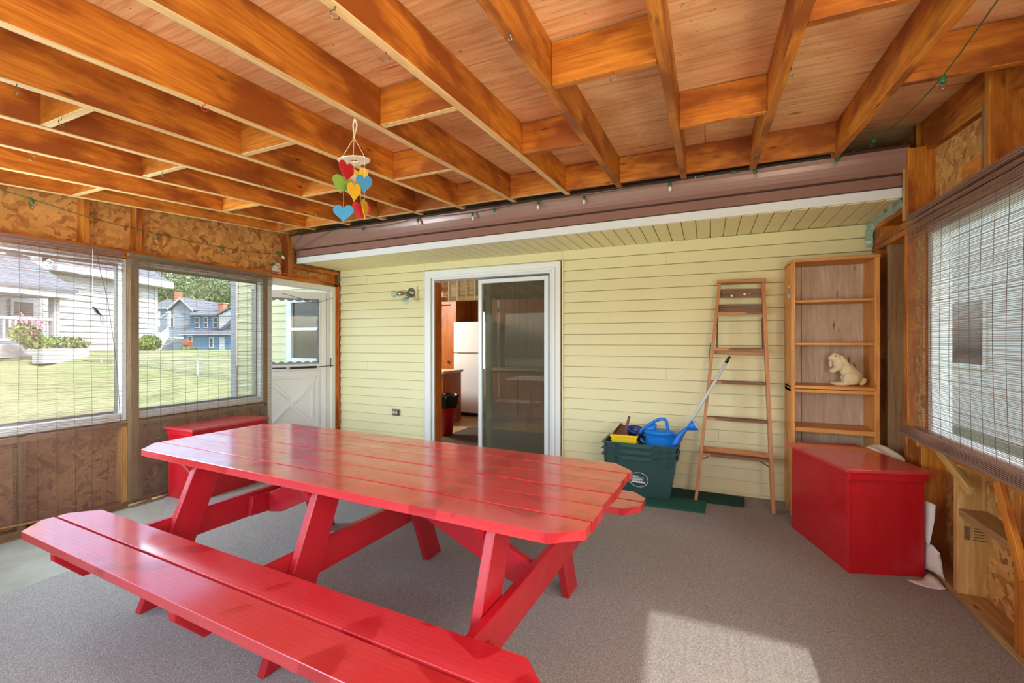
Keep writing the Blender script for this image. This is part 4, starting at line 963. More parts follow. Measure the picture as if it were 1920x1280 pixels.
heart(675, 333, 34, 34, 20, 'heart_yel', 'yellow heart behind the small blue one', .05, 15)
heart(683, 346, 30, 35, 38, 'heart_blue', 'small blue heart', -.04)
heart(664, 361, 26, 36, 44, 'heart_yel', 'yellow heart in the middle', -.07)
heart(644, 401, 38, 33, 5, 'heart_blue', 'large blue heart at the bottom', -.02)
heart(676, 397, 33, 33, 24, 'heart_red', 'large red heart at the bottom', .01, -6)
heart(684, 393, 30, 36, 88, 'heart_yel', 'yellow heart seen edge on', -.03)
# ================================================================== STRING LIGHTS
def lights(label, pts, bulbs, grp=None, name='string_lights'):
    t_ = thing(name, label, 'string lights', pts[0])
    MB().tube(smoothpts([Vector(p) for p in pts], 3), .0028, 5).build('cord', 'cordgreen', t_, smooth=True)
    for (p, d, kind) in bulbs:
        p = Vector(p); d = Vector(d).normalized()
        s_ = MB().tube([p-d*.004, p, p+d*.026, p+d*.028], [.008, .0105, .0115, .010], 12).build('socket', 'socket', t_, smooth=True)
        MB().tube([p+d*.028, p+d*.036, p+d*.050, p+d*.062, p+d*.068], [.008, .0125, .0135, .007, .001], 12).build('bulb', 'clear' if kind == 0 else 'cat_white', s_, smooth=True)
        MB().tube([p+d*.028, p+d*.05], .0012, 4).build('filament', 'metal', s_)
def gz(x): return 2.598+.045*(x+4.4)/5.6
G = lambda x, dz=0, y=3.638: (x, y, gz(x)+dz)
lp = [at(1885, -20, 1.45), at(1770, 140, 1.85), at(1700, 215, 2.3), at(1640, 264, 2.75), at(1600, 284, 2.95), at(1568, 297, 3.02)]
gl = [G(.75, -.01), G(.36, -.02), G(.0, -.02), G(-.35, -.025), G(-.9, -.03), G(-1.4, -.02), G(-2.0, -.045), G(-2.6, -.025), G(-3.0, -.05), G(-3.5, -.03), G(-3.7, -.005)]
bl = [(at(1768, 143, 1.86), (0, 0, -1), 0), (at(1640, 258, 2.72), (-.3, 0, -1), 0), (at(1573, 294, 3.0), (-.4, 0, -1), 0), (G(.32, -.02), (.1, 0, -1), 0), (G(.17, -.02), (1, 0, .1), 0), (G(-.02, -.015), (-1, 0, 0), 0), (G(-.26, -.03), (0, 0, -1), 1), (G(-.94, -.04), (0, 0, -1), 1), (G(-1.35, -.03), (0, 0, -1), 1), (G(-2.0, -.05), (0, 0, -1), 1), (G(-2.62, -.03), (0, 0, -1), 1), (G(-3.32, -.035), (0, 0, -1), 0), (G(-1.78, -.03), (.2, 0, -1), 0)]
lights('string of bulbs drooping from the rafters and along the brown gutter', [tuple(p) for p in lp]+gl+[(XL+.06, 3.60, 2.36), (XL+.03, 3.45, 2.24), (XL+.02, 3.2, 2.15)], bl+[((XL+.03, 3.40, 2.22), (-.1, 1, .2), 0), ((XL+.025, 3.28, 2.17), (.1, -1, -.2), 0)])
lights('string of bulbs strung along the left wall above the windows', [(XL+.05, 1.2, 2.41), (XL+.04, 1.5, 2.38), (XL+.03, 1.85, 2.33), (XL+.03, 2.3, 2.31), (XL+.03, 2.8, 2.30), (XL+.03, 3.3, 2.325), (XL+.05, 3.6, 2.40), G(-4.2, .0)], [((XL+.045, 1.50, 2.375), (0, .1, -1), 0), ((XL+.035, 2.28, 2.30), (0, .1, -1), 0), ((XL+.035, 2.86, 2.295), (0, .1, -1), 0), ((XL+.04, 3.52, 2.36), (.2, .3, -1), 1), ((XL+.05, 3.44, 2.36), (0, 1, .2), 0)], name='string_lights')
# ================================================================== MATCHSTICK BLINDS
def slat_blind(name, label, X, y0, y1, ztop, zbot, pitch, th, mat, valance=None, seed=1, threads=.1, bulge=0, roll=None, grp=None, tmat='thread', nx=14):
    t_ = thing(name, label, 'blind', (X, (y0+y1)/2, ztop), 'brown matchstick blinds')
    r = random.Random(seed); m = MB()
    def rows(zt, zb0, zb1, xo, pitch, mm, jag, dens=1.0, thk=None):
        n = int((zt-(zb0+zb1)/2)/pitch)
        ph = [r.uniform(0, 6) for _ in range(5)]
        nn = 10; px = [r.uniform(-1, 1) for _ in range(nn+1)]
        for i in range(n):
            if r.random() > dens: continue
            f = i/n; jig = r.uniform(-.28, .28)*pitch; h = (thk or th)*r.uniform(.75, 1.3)
            P = []
            drift = [.0012*jag*math.sin(f*9+k*1.1+ph[k % 5]) for k in range(nn+1)]
            tops = []; bots = []
            for k in range(nn+1):
                y = y0+(y1-y0)*k/nn; zb_ = zb0+(zb1-zb0)*k/nn
                z = zt+(zb_-zt)*f+jig+drift[k]+r.uniform(-.15, .15)*pitch*jag
                x = X+xo+bulge*math.sin(PI*min(1, f*1.0))*(.6+.4*f)+r.uniform(-.0006, .0006)
                tops.append((x, y, z+h/2)); bots.append((x, y, z-h/2))
            pts = tops+bots+[(a+.0010, b, c) for a, b, c in tops]+[(a+.0010, b, c) for a, b, c in bots]; w = nn+1
            fs = []
            for k in range(nn): fs += [(k, k+1, w+k+1, w+k), (2*w+k+1, 2*w+k, 3*w+k, 3*w+k+1), (k+1, k, 2*w+k, 2*w+k+1), (w+k, w+k+1, 3*w+k+1, 3*w+k)]
            mm.poly(pts, fs, (0, 1, 0))
    zb0, zb1 = zbot
    rows(ztop-.005, zb0, zb1, 0, pitch, m, 1)
    o = m.build('slats', mat, t_); o['kind'] = 'stuff'
    if valance:
        for (vz, dens, xo, vp) in valance:
            m = MB(); rows(ztop, vz, vz, xo, vp, m, 3.0, dens, th*1.25); o = m.build('valance_slats', mat, t_); o['kind'] = 'stuff'
    y = y0+.04; m = MB()
    while y < y1-.02:
        zz = zb0+(zb1-zb0)*(y-y0)/(y1-y0); P = []
        for k in range(13):
            f = k/12; P.append((X+.003+bulge*math.sin(PI*f)*(.6+.4*f), y+.006*math.sin(f*5+y*9), ztop+(zz-ztop)*f))
        m = MB(); m.tube(P, .0011, 4); m.build('warp_thread', tmat, t_)
        y += threads
    B('head_rail', mat, t_, X-.012, X+.004, y0, y1, ztop-.02, ztop+.004)
    return t_
b1 = slat_blind('matchstick_blind', 'long matchstick blind over the left window nearest the camera', XL+.022, -.3, 2.045, 2.105, (.24, .035), .0066, .0022, 'blind_r', [(1.93, .62, .012, .006), (1.97, .7, .02, .0075)], 3)
MB().tube([(XL+.025, -.3, .235), (XL+.026, .9, .14), (XL+.024, 2.045, .03)], .006, 6).build('bottom_pole', 'bamboo', b1, smooth=True)
b2 = slat_blind('matchstick_blind', 'long matchstick blind over the left window beside the storm door', XL+.035, 2.075, 3.395, 2.10, (.03, .03), .0064, .0021, 'blind_grey', [(1.955, .6, .014, .006), (1.99, .75, .022, .007)], 5)
for k in range(8): MB().tube([(XL+.04, 2.075+k*.165, .012), (XL+.04, 2.075+k*.165+.158, .012)], .010, 8).build('bottom_cane', 'bamboo', b2, smooth=True)
# cords on blind 1
o = MB().tube(smoothpts([Vector(p) for p in [(XL+.05, 1.86, 2.09), (XL+.05, 1.89, 1.9), (XL+.05, 1.93, 1.7), (XL+.045, 1.99, 1.2), (XL+.04, 2.02, .72)]]), .002, 5).build('pull_cord', 'thread', b1)
o = MB().tube(smoothpts([Vector(p) for p in [(XL+.05, 1.84, 2.09), (XL+.05, 1.84, 1.75), (XL+.055, 1.85, 1.63)]]), .002, 5).build('pull_cord', 'string', b1)
m = MB(); m.tube([(XL+.055, 1.835, 1.64), (XL+.055, 1.86, 1.605), (XL+.055, 1.885, 1.58)], [.006, .013, .004], 8); m.tube([(XL+.055, 1.88, 1.59), (XL+.055, 1.885, 1.54), (XL+.055, 1.90, 1.50), (XL+.055, 1.91, 1.54), (XL+.055, 1.885, 1.585)], .002, 5); m.build('cord_knot', 'metal_dk', b1, smooth=True)
b3 = slat_blind('matchstick_blind', 'brown matchstick blind over the right window rolled up at its bottom', XR-.03, .95, 3.60, 2.165, (.82, .82), .0078, .0022, 'blind_r', [(1.99, .75, -.010, .0058), (2.03, .6, -.016, .007)], 9, bulge=-.012)
rp = []
for k in range(19): rp.append((XR-.045, .95+2.68*k/18., .80+.006*math.sin(k*.9)))
o = MB().tube(rp, [.028+.003*math.sin(k*1.7) for k in range(19)], 12).build('rolled_bottom', 'blind_r', b3, smooth=True)
m = MB(); rr = random.Random(4)
for k in range(26):
    a = 2*PI*k/26; m.beam((XR-.045+.031*math.cos(a), .95, .80+.031*math.sin(a)), (XR-.045+.031*math.cos(a+.1), 3.64, .80+.031*math.sin(a+.1)), .005, .004)
o = m.build('rolled_slats', 'blind_r', b3); o['kind'] = 'stuff'

# ================================================================== KITCHEN
KZ = .04
fk = struct(thing('floor_2', 'tan patterned kitchen floor', None, (-3.5, 6, 0))); B('floor_sheet', 'ktile', fk, -6.2, -1.0, YW+.13, 7.7, KZ-.03, KZ)
wk = struct(thing('wall_kitchen', 'orange wood panelled kitchen wall', None, (-3.5, 7.65, 0)))
x = -6.2; k = 0
while x < -1.0:
    w = [.10, .16, .13, .19][k % 4]; B('panel_board', 'panelling', wk, x+.003, x+w-.003, 7.6, 7.62, KZ, 2.42); x += w; k += 1
B('panel_backing', 'brown_dk', wk, -6.2, -1, 7.62, 7.66, KZ, 2.42)
B('side_wall', 'panelling', wk, -6.22, -6.2, YW+.15, 7.66, KZ, 2.42); B('side_wall', 'panelling', wk, -1.0, -.98, YW+.15, 7.66, KZ, 2.42)
ck = struct(thing('ceiling_2', 'cream kitchen ceiling', None, (-3.5, 6, 2.4))); B('ceiling_board', 'plaster', ck, -6.2, -1, YW+.13, 7.7, 2.40, 2.44)
kd = struct(thing('door_3', 'brown wooden kitchen door slab', None, (-4.6, 7.0, 0)))
B('door_slab', 'panelling', kd, -4.86, -4.36, 7.10, 7.14, KZ, 2.04, g=(0, 0, 1)); B('door_casing', 'panelling', kd, -4.36, -4.30, 7.08, 7.16, KZ, 2.30); B('door_casing', 'panelling', kd, -5.0, -4.30, 7.08, 7.16, 2.06, 2.30)
MB().ell((-4.42, 7.07, 1.0), (.025, .025, .025)).build('door_knob', 'metal', kd, smooth=True)
B('wall_return', 'panelling', wk, -4.30, -4.20, 7.0, 7.6, KZ, 2.42)
fr = thing('refrigerator', 'white top freezer refrigerator standing in the kitchen', 'refrigerator', (-3.83, 7.2, KZ))
B('cabinet', 'fridge', fr, -4.19, -3.45, 6.96, 7.55, KZ+.05, KZ+1.675, .006)
B('lower_door', 'fridge', fr, -4.19, -3.45, 6.90, 6.955, KZ+.06, KZ+1.115, .01); B('freezer_door', 'fridge', fr, -4.19, -3.45, 6.90, 6.955, KZ+1.13, KZ+1.68, .01)
B('handle_recess', 'metal', fr, -4.10, -3.50, 6.895, 6.905, KZ+1.116, KZ+1.129); B('toe_grille', 'black', fr, -4.17, -3.47, 6.93, 6.96, KZ, KZ+.05)
MB().lathe([(.018, 0), (.018, .05)], 10, T=Matrix.Translation((-4.1, 6.95, KZ))).build('foot', 'black', fr)
tc = thing('trash_can', 'red waste bin lined with a black bag by the kitchen door', 'trash can', (-3.38, 5.3, KZ))
Tt = Matrix.Translation((-3.37, 5.35, KZ))
MB().lathe([(.0001, 0), (.085, 0), (.15, .50), (.154, .505), (.146, .505), (.08, .01), (.0001, .01)], 28, T=Tt).build('bin_body', 'redcan', tc, smooth=True)
m = MB(); N = 40; P = []
for (r0, z0, am) in ((.150, .40, .004), (.168, .46, .008), (.170, .54, .008), (.180, .575, .012), (.165, .58, .012), (.150, .50, .004)):
    for k in range(N):
        a = 2*PI*k/N; r_ = r0+am*math.sin(a*11)+am*math.sin(a*5+1); P.append((Tt @ Vector((r_*math.cos(a), r_*math.sin(a), z0+am*math.sin(a*7)))))
m.poly(P, [(q*N+k, q*N+(k+1) % N, (q+1)*N+(k+1) % N, (q+1)*N+k) for q in range(5) for k in range(N)]).build('bag_liner', 'rubber_bag', tc, smooth=True)
kc = thing('kitchen_counter', 'kitchen counter end seen left of the refrigerator', 'counter', (-4.1, 6.0, KZ))
B('cabinet', 'panelling', kc, -4.6, -3.80, 5.95, 6.5, KZ, .86); B('worktop', 'counter', kc, -4.65, -3.77, 5.92, 6.53, .86, .90, .004)
kc2 = thing('kitchen_cabinet', 'dark wood base cabinets with a pale worktop behind the glass', 'cabinet', (-2.6, 6.9, KZ))
B('cabinet', 'panelling', kc2, -3.36, -1.8, 6.75, 7.5, KZ, .87); B('worktop', 'counter', kc2, -3.38, -1.78, 6.72, 7.52, .88, .92, .004)
for k in range(3): B('door', 'panelling', kc2, -3.32+k*.5, -2.87+k*.5, 6.735, 6.75, .12, .82, .004)
rg = tag(MB().box(-3.35, -1.5, 4.7, 6.0, KZ+.001, KZ+.012).build('rug', 'rug'), 'dark woven rug on the kitchen floor inside the sliding door', 'rug')
ro = thing('roman_blind', 'woven bamboo roman blind drawn up above the sliding door', 'blind', (-2.2, 4.62, 2.1))
k = 0; z = 2.12
while z > 1.92: B('bamboo_slat', 'bamboo', ro, -2.95, -1.45, 4.61, 4.615, z-.010, z); z -= .0135
MB().tube([(-2.95, 4.605, 1.885), (-1.45, 4.605, 1.885)], .032, 12).build('folded_bottom', 'bamboo', ro, smooth=True)
for x in [-2.85+.12*q for q in range(12)]: MB().box(x, x+.006, 4.572, 4.609, 1.86, 2.12).build('tape', 'string', ro)

# ================================================================== OUTSIDE
gy = struct(thing('lawn', 'green lawn rising towards the neighbouring houses', None, (-14, 6, -.3)))
m = MB(); xs = [-4.7, -7, -10, -14, -17, -20, -24, -30, -40, -60, -95]; zs = [-.32, -.34, -.34, -.32, -.18, .45, .95, 1.0, .6, .3, .3]
xs = [2]+xs; zs = [-.32]+zs
def gz_(x, y):
    # height by distance from the camera along the view to the left window
    d = -x*.80+y*.62
    k_ = [(0, -.32), (12, -.30), (14.8, -.24), (18.4, .95), (20, 1.02), (24, 1.0), (34, .65), (42, .1), (60, -.3), (130, 1)]
    for i in range(len(k_)-1):
        if d <= k_[i+1][0]: a = (d-k_[i][0])/(k_[i+1][0]-k_[i][0]); a = max(0, a); return k_[i][1]+(k_[i+1][1]-k_[i][1])*a
    return 3
NX, NY = 60, 50; P = []
for i in range(NX+1):
    for j in range(NY+1):
        x = -4.55-75*(i/NX)**1.6; y = -30+100*j/NY; P.append((x, y, gz_(x, y)))
MB().poly(P, [(i*(NY+1)+j, i*(NY+1)+j+1, (i+1)*(NY+1)+j+1, (i+1)*(NY+1)+j) for i in range(NX) for j in range(NY)], (1, 0, 0)).build('lawn_ground', 'grass', gy)
B('lawn_ground', 'grass', gy, -4.55, 12, -30, YF-.15, -.5, -.32); B('lawn_ground', 'grass', gy, XR+.2, 12, YF-.15, 30, -.5, -.32)

# chain link fence
fe = thing('chain_link_fence', 'low galvanised chain link fence crossing the lawn', 'fence', (-16, 7.5, -.3))
f0, f1 = at(-260, 674, 13.4), at(640, 675, 13.4)
MB().tube([f0, f1], .022, 6).build('top_rail', 'galv', fe, smooth=True)
for px in (-180, 5, 190, 370, 552):
    p = at(px, 674, 13.4); MB().tube([(p.x, p.y, p.z+.03), (p.x, p.y, -.4)], .03, 8).build('post', 'galv', fe, smooth=True)
m = MB(); L = (f1-f0); n = 130
for k in range(n):
    a = f0+L*(k/n); b_ = f0+L*((k+8)/n)
    for (p, q) in ((a, b_),):
        m.beam((p.x, p.y, p.z), (q.x, q.y, p.z-1.02), .006, .006); m.beam((p.x, p.y, p.z-1.02), (q.x, q.y, p.z), .006, .006)
o = m.build('chain_mesh', 'galv', fe); o['kind'] = 'stuff'

def house_frame(P0, ang):
    c_, s_ = math.cos(ang), math.sin(ang)
    return Matrix.Translation((P0[0], P0[1], 0)) @ Matrix.Rotation(ang, 4, 'Z')
def HB(T, name, mat, par_, *a, g=None):
    m = MB().box(*a, g=g); m.v = [tuple(T @ Vector(v)) for v in m.v]; return m.build(name, mat, par_)
def HP(T, name, mat, par_, pts, vec, g=None):
    m = MB().prism(pts, vec, g); m.v = [tuple(T @ Vector(v)) for v in m.v]; return m.build(name, mat, par_)
def clap(T, par_, x0, x1, z0, z1, mat, y=0, p=.24):
    z = z0
    while z < z1-.01: HP(T, 'clapboard', mat, par_, [(x0, y-.045, z+.012), (x0, y-.006, min(z+p, z1)), (x0, y, min(z+p, z1)), (x0, y, z+.012)], (x1-x0, 0, 0)); z += p
def win(T, par_, x0, x1, z0, z1, y=-.04, t=.09, mull=True):
    f = HB(T, 'window', 'ext_white', par_, x0-t, x1+t, y-.06, y+.04, z0-t, z1+t)
    HBo = HB(T, 'pane', 'ext_glass', f, x0, x1, y-.07, y-.06, z0, z1)
    if mull: HB(T, 'mullion', 'ext_white', f, x0, x1, y-.09, y-.07, (z0+z1)/2-.03, (z0+z1)/2+.03)
# white house: local x runs away from viewer along the facade, local -y faces us
P0 = (-23.9, 12.43); ang = math.atan2(.907, -.42)  # local x direction
# facade runs from x=-13 (near) to 0 (far corner); outward normal is local -y
Tw_ = Matrix.Translation((P0[0], P0[1], 0)) @ Matrix.Rotation(ang, 4, 'Z')
wh = thing('white_house', 'white clapboard neighbour house with a covered porch and grey roof', 'house', (P0[0], P0[1], 1))
HB(Tw_, 'wall', 'ext_white', wh, -13, 0, .0, 7, .3, 4.1); HB(Tw_, 'wall', 'ext_white', wh, -13, -4.9, .3, 6, 4.1, 8.6)
clap(Tw_, wh, -5.2, 0, 1.25, 4.05, 'ext_white'); clap(Tw_, wh, -13, -5.0, 4.6, 7.6, 'ext_white', y=.3)
HB(Tw_, 'foundation', 'concrete', wh, -6, .02, -.05, 0, .3, 1.2)
HP(Tw_, 'roof', 'shingle', wh, [(-4.9, -.45, 4.05), (-4.9, 3.5, 6.6), (-4.9, 7.4, 4.05), (-4.9, 7.4, 4.2), (-4.9, 3.5, 6.8), (-4.9, -.45, 4.22)], (5.3, 0, 0))
HB(Tw_, 'eave_trim', 'ext_white', wh, -5.2, .42, -.52, -.42, 3.92, 4.22); HB(Tw_, 'corner_board', 'ext_white', wh, -.16, .02, -.06, .0, 1.2, 4.05)
HB(Tw_, 'eave_shadow_board', 'ext_white', wh, -5.2, .42, -.45, 0, 3.92, 3.98)
win(Tw_, wh, -6.0, -5.45, 4.45, 5.6, y=.26)
# porch
py0 = -2.3
HB(Tw_, 'porch_floor', 'ext_white', wh, -13.5, -6.8, py0, 0, .9, 1.3); HB(Tw_, 'porch_beam', 'ext_white', wh, -13.5, -6.75, py0-.35, py0+.05, 2.74, 2.92)
HP(Tw_, 'porch_roof', 'shingle', wh, [(-13.5, py0-.4, 2.92), (-6.7, py0-.4, 2.92), (-5.1, .25, 4.05), (-5.6, .28, 4.20), (-13.5, .28, 4.20)], (0, 0, .09))
HP(Tw_, 'porch_ceiling', 'ext_grey', wh, [(-13.5, py0-.3, 2.76), (-6.8, py0-.3, 2.76), (-6.8, .2, 2.76), (-13.5, .2, 2.76)], (0, 0, .03))
for x in (-7.0, -8.85, -11.8):
    HB(Tw_, 'porch_post', 'ext_white', wh, x-.09, x+.09, py0, py0+.18, 1.3, 2.75)
HB(Tw_, 'porch_rail', 'ext_white', wh, -8.85, -7.0, py0+.05, py0+.12, 2.02, 2.1); HB(Tw_, 'porch_rail', 'ext_white', wh, -8.85, -7.0, py0+.05, py0+.12, 1.4, 1.46)
for k in range(12): HB(Tw_, 'baluster', 'ext_white', wh, -8.75+k*.15, -8.70+k*.15, py0+.06, py0+.10, 1.46, 2.02)
win(Tw_, wh, -6.2, -5.6, 1.75, 2.7); HB(Tw_, 'house_door', 'ext_glass', wh, -9.3, -8.3, -.06, 0, 1.3, 3.0)
# garden bits
gd = thing('planter_box', 'white raised planter with green foliage in front of the porch', 'planter', Tw_ @ Vector((-8, -4, .8)))
HB(Tw_, 'planter_wall', 'ext_white', gd, -8.6, -7.2, -3.5, -3.2, .75, 1.16)
def foliage(name, c, r, n, size, mat, parent=None, seed=1, squash=1.0):
    rr = random.Random(seed); V = []; F = []
    for _ in range(n):
        while True:
            p = Vector((rr.uniform(-1, 1), rr.uniform(-1, 1), rr.uniform(-1, 1)))
            if .35 < p.length < 1: break
        p = Vector((p.x*r[0], p.y*r[1], p.z*r[2])); s_ = size*rr.uniform(.6, 1.3)
        q = Euler((rr.uniform(0, 6), rr.uniform(0, 6), rr.uniform(0, 6))).to_matrix()
        b = len(V)
        for a in ((-s_, -s_*.5, 0), (0, -s_*.2, s_*.15), (s_, 0, 0), (0, s_*.6, s_*.1)): V.append(tuple(q @ Vector(a)+p))
        F.append((b, b+1, b+2, b+3))
    me = bpy.data.meshes.new(name); me.from_pydata(V, [], F); me.materials.append(M[mat]); me.update()
    o = bpy.data.objects.new(name, me); C.objects.link(o); o.location = c
    if parent: par(o, parent)
    o['kind'] = 'stuff' if parent else 'thing'
    if not parent: del o['kind']
    return o
foliage('foliage', Tw_ @ Vector((-7.8, -3.1, 1.3)), (.35, .8, .22), 700, .07, 'leaf2', gd, 3)
hb = thing('flowering_shrub', 'shrub with pink flowers beside the white porch', 'shrub', Tw_ @ Vector((-9.8, -3.2, 1)))
foliage('foliage', Tw_ @ Vector((-8.5, -2.9, 1.6)), (.3, .35, .3), 500, .06, 'leaf2', hb, 4); foliage('flowers', Tw_ @ Vector((-8.5, -3.0, 1.85)), (.3, .32, .32), 80, .055, 'pink', hb, 5)
bs = thing('round_bush', 'rounded green bush at the far corner of the white house', 'shrub', at(283, 648, 20))
foliage('foliage', at(279, 643, 20.3), (.48, .48, .36), 1500, .075, 'leaf2', bs, 6)
gt = thing('garden_gate', 'small white picket gate beside the white house', 'gate', at(132, 652, 17.5))
for k in range(5): a = at(121+k*3.4, 652, 17.3); MB().box(a.x-.03, a.x+.03, a.y-.03, a.y+.03, a.z-.2, a.z+.7).build('picket', 'ext_white', gt)
a, b = at(119, 630, 17.3), at(136, 630, 17.3); MB().beam(a, b, .05, .08).build('rail', 'ext_white', gt)
a = at(132.5, 654, 17.2); MB().box(a.x-.09, a.x+.09, a.y-.09, a.y+.09, a.z-.2, a.z+.9).build('gate_post', 'ext_white', gt)

# grey gabled house with white steps (about 52 m away) and blue house (about 50 m away)
U = .06
def far_frame(px, d, turn):
    T = Matrix.Translation(at(px, 640, d)) @ Matrix.Rotation(YAW+math.radians(turn), 4, 'Z'); T.translation.z = 0; return T
Zp = lambda y, d=50: 1.37+(640-y)/830.*d
Tg = far_frame(330, 52, 6); u = 52/830.
gh = thing('grey_house', 'pale grey gabled house with white entry steps', 'house', at(330, 650, 52))
X_ = lambda px: (px-330)*u
g = lambda y: Zp(y, 52)
HP(Tg, 'wall', 'ext_grey', gh, [(X_(324), 0, -.3), (X_(360), 0, -.3), (X_(360), 0, g(580)), (X_(341.5), 0, g(561)), (X_(324), 0, g(578))], (0, 7, 0))
clap(Tg, gh, X_(324), X_(360), 1.2, g(580), 'ext_grey', p=.25)
HP(Tg, 'roof', 'shingle', gh, [(X_(321), -.5, g(580)), (X_(341.5), -.5, g(560)), (X_(341.5), -.5, g(557)), (X_(320), -.5, g(579))], (0, 8, 0)); HP(Tg, 'roof', 'shingle', gh, [(X_(363), -.5, g(583)), (X_(341.5), -.5, g(560)), (X_(341.5), -.5, g(557)), (X_(364), -.5, g(581))], (0, 8, 0))
HP(Tg, 'bargeboard', 'ext_white', gh, [(X_(320), -.56, g(582)), (X_(341.5), -.56, g(561.5)), (X_(341.5), -.56, g(558)), (X_(320), -.56, g(579))], (0, .08, 0)); HP(Tg, 'bargeboard', 'ext_white', gh, [(X_(364), -.56, g(584)), (X_(341.5), -.56, g(561.5)), (X_(341.5), -.56, g(558)), (X_(364), -.56, g(581))], (0, .08, 0))
HP(Tg, 'roof', 'shingle', gh, [(X_(270), 1.2, g(576)), (X_(270), 4.5, g(556)), (X_(270), 8, g(576)), (X_(270), 8, g(574)), (X_(270), 4.5, g(554)), (X_(270), 1.2, g(574))], (X_(340)-X_(270), 0, 0)); HB(Tg, 'wall', 'ext_grey', gh, X_(270), X_(326), 1.6, 7.6, -.3, g(576))
HB(Tg, 'eave_trim', 'ext_white', gh, X_(270), X_(322), 1.1, 1.25, g(578), g(575)); HB(Tg, 'chimney', 'chimney', gh, X_(292), X_(301), 3.6, 4.2, g(570), g(541))
win(Tg, gh, X_(318), X_(326), g(612), g(595), y=-.1, t=.12); HB(Tg, 'porch_back_wall', 'ext_grey', gh, X_(313), X_(330), -.1, 0, g(632), g(590))
u2 = 34/830.; Ts = far_frame(310, 34, 4); s_ = lambda y: Zp(y, 34); X2 = lambda px: (px-310)*u2
sp = thing('entry_steps', 'white wooden entry steps with railings beside the white house', 'steps', at(312, 656, 34))
for px in (291.5, 311): HB(Ts, 'porch_post', 'ext_white', sp, X2(px), X2(px+3.5), .2, .35, s_(612), s_(583))
HP(Ts, 'gable_board', 'ext_white', sp, [(X2(295), .2, s_(596)), (X2(311), .2, s_(583)), (X2(311), .2, s_(586)), (X2(295), .2, s_(598))], (0, .1, 0))
HB(Ts, 'landing', 'ext_white', sp, X2(286), X2(318), .2, 1.6, s_(634), s_(631))
for k in range(7): HB(Ts, 'tread', 'ext_white', sp, X2(302), X2(328), -.15-k*.26, .12-k*.26, s_(634+k*3.1), s_(633+k*3.1)); HB(Ts, 'riser', 'ext_grey', sp, X2(302.5), X2(327.5), .08-k*.26, .10-k*.26, s_(634+(k+1)*3.1), s_(634+k*3.1))
for (pa, pb) in (((288, 614, 631), (300, 632, 656)), ((313, 612, 630), (330, 626, 656))):
    HP(Ts, 'railing', 'ext_white', sp, [(X2(pa[0]), .15, s_(pa[2])), (X2(pb[0]), -1.8, s_(pb[2])), (X2(pb[0]), -1.8, s_(pb[1])), (X2(pa[0]), .15, s_(pa[1]))], (.06, 0, 0)); HB(Ts, 'newel', 'ext_white', sp, X2(pb[0])-.05, X2(pb[0])+.1, -1.95, -1.8, s_(659), s_(pb[1]-2))
Tb = far_frame(343, 50, -3); X3 = lambda px: (px-343)*.06
bh = thing('blue_house', 'blue clapboard house with white trimmed windows and a brick chimney', 'house', at(390, 665, 50))
HB(Tb, 'wall', 'ext_blue', bh, X3(343), X3(520), 0, 8, -.6, Zp(627)); HB(Tb, 'wall', 'ext_blue', bh, X3(343), X3(520), 1.0, 8, Zp(627), Zp(590))
clap(Tb, bh, X3(343), X3(520), Zp(664), Zp(627), 'ext_blue', p=.24); clap(Tb, bh, X3(344), X3(520), Zp(620), Zp(591), 'ext_blue', y=1.0, p=.24)
HP(Tb, 'belt_roof', 'shingle', bh, [(X3(341), -.4, Zp(626)), (X3(524), -.4, Zp(626)), (X3(524), 1.0, Zp(618)), (X3(341), 1.0, Zp(618))], (0, 0, .08)); HB(Tb, 'belt_trim', 'ext_white', bh, X3(341), X3(524), -.46, -.4, Zp(628), Zp(626))
HP(Tb, 'roof', 'shingle', bh, [(X3(341), .5, Zp(591)), (X3(341), 4.5, Zp(573)), (X3(341), 8.5, Zp(591)), (X3(341), 8.5, Zp(589)), (X3(341), 4.5, Zp(571)), (X3(341), .5, Zp(589))], (X3(524)-X3(341), 0, 0))
HP(Tb, 'gable', 'ext_white', bh, [(X3(408), .2, Zp(592)), (X3(440), .2, Zp(577)), (X3(474), .2, Zp(592))], (0, 2, 0)); HP(Tb, 'gable_roof', 'shingle', bh, [(X3(405), .0, Zp(592)), (X3(440), .0, Zp(575)), (X3(477), .0, Zp(592)), (X3(477), .0, Zp(590)), (X3(440), .0, Zp(572)), (X3(405), .0, Zp(590))], (0, 2.4, 0))
HP(Tb, 'gable_wall', 'ext_white', bh, [(X3(409), .3, Zp(592)), (X3(440), .3, Zp(592)), (X3(412), .3, Zp(616)), (X3(409), .3, Zp(616))], (0, .7, 0))
HB(Tb, 'chimney', 'chimney', bh, X3(384), X3(395), 2.2, 2.9, Zp(588), Zp(566)); HB(Tb, 'chimney_cap', 'concrete', bh, X3(383), X3(396), 2.1, 3.0, Zp(566), Zp(564.5))
for a in ((356, 362), (374, 379), (392, 399)): win(Tb, bh, X3(a[0]), X3(a[1]), Zp(613), Zp(595), y=.92, t=.10)
for a in ((355, 361, 639, 631), (397, 402, 650, 634)): win(Tb, bh, X3(a[0]), X3(a[1]), Zp(a[2]), Zp(a[3]), t=.12)
HB(Tb, 'house_door', 'ext_white', bh, X3(415), X3(425), -.12, 0, Zp(664), Zp(632))
rb_ = thing('red_shrub', 'small red leaved shrub before the blue house', 'shrub', at(352, 655, 40))
foliage('foliage', at(351, 643, 40), (.4, .4, .3), 500, .08, 'leaf3', rb_, 8); foliage('foliage', at(355, 655, 40), (.7, .7, .3), 500, .09, 'leaf2', rb_, 9); MB().tube([at(352, 645, 40), at(352, 666, 40)], .05, 6).build('stem', 'bark', rb_)
dv = struct(thing('driveway', 'pale driveway in front of the blue house', None, at(430, 670, 40)))
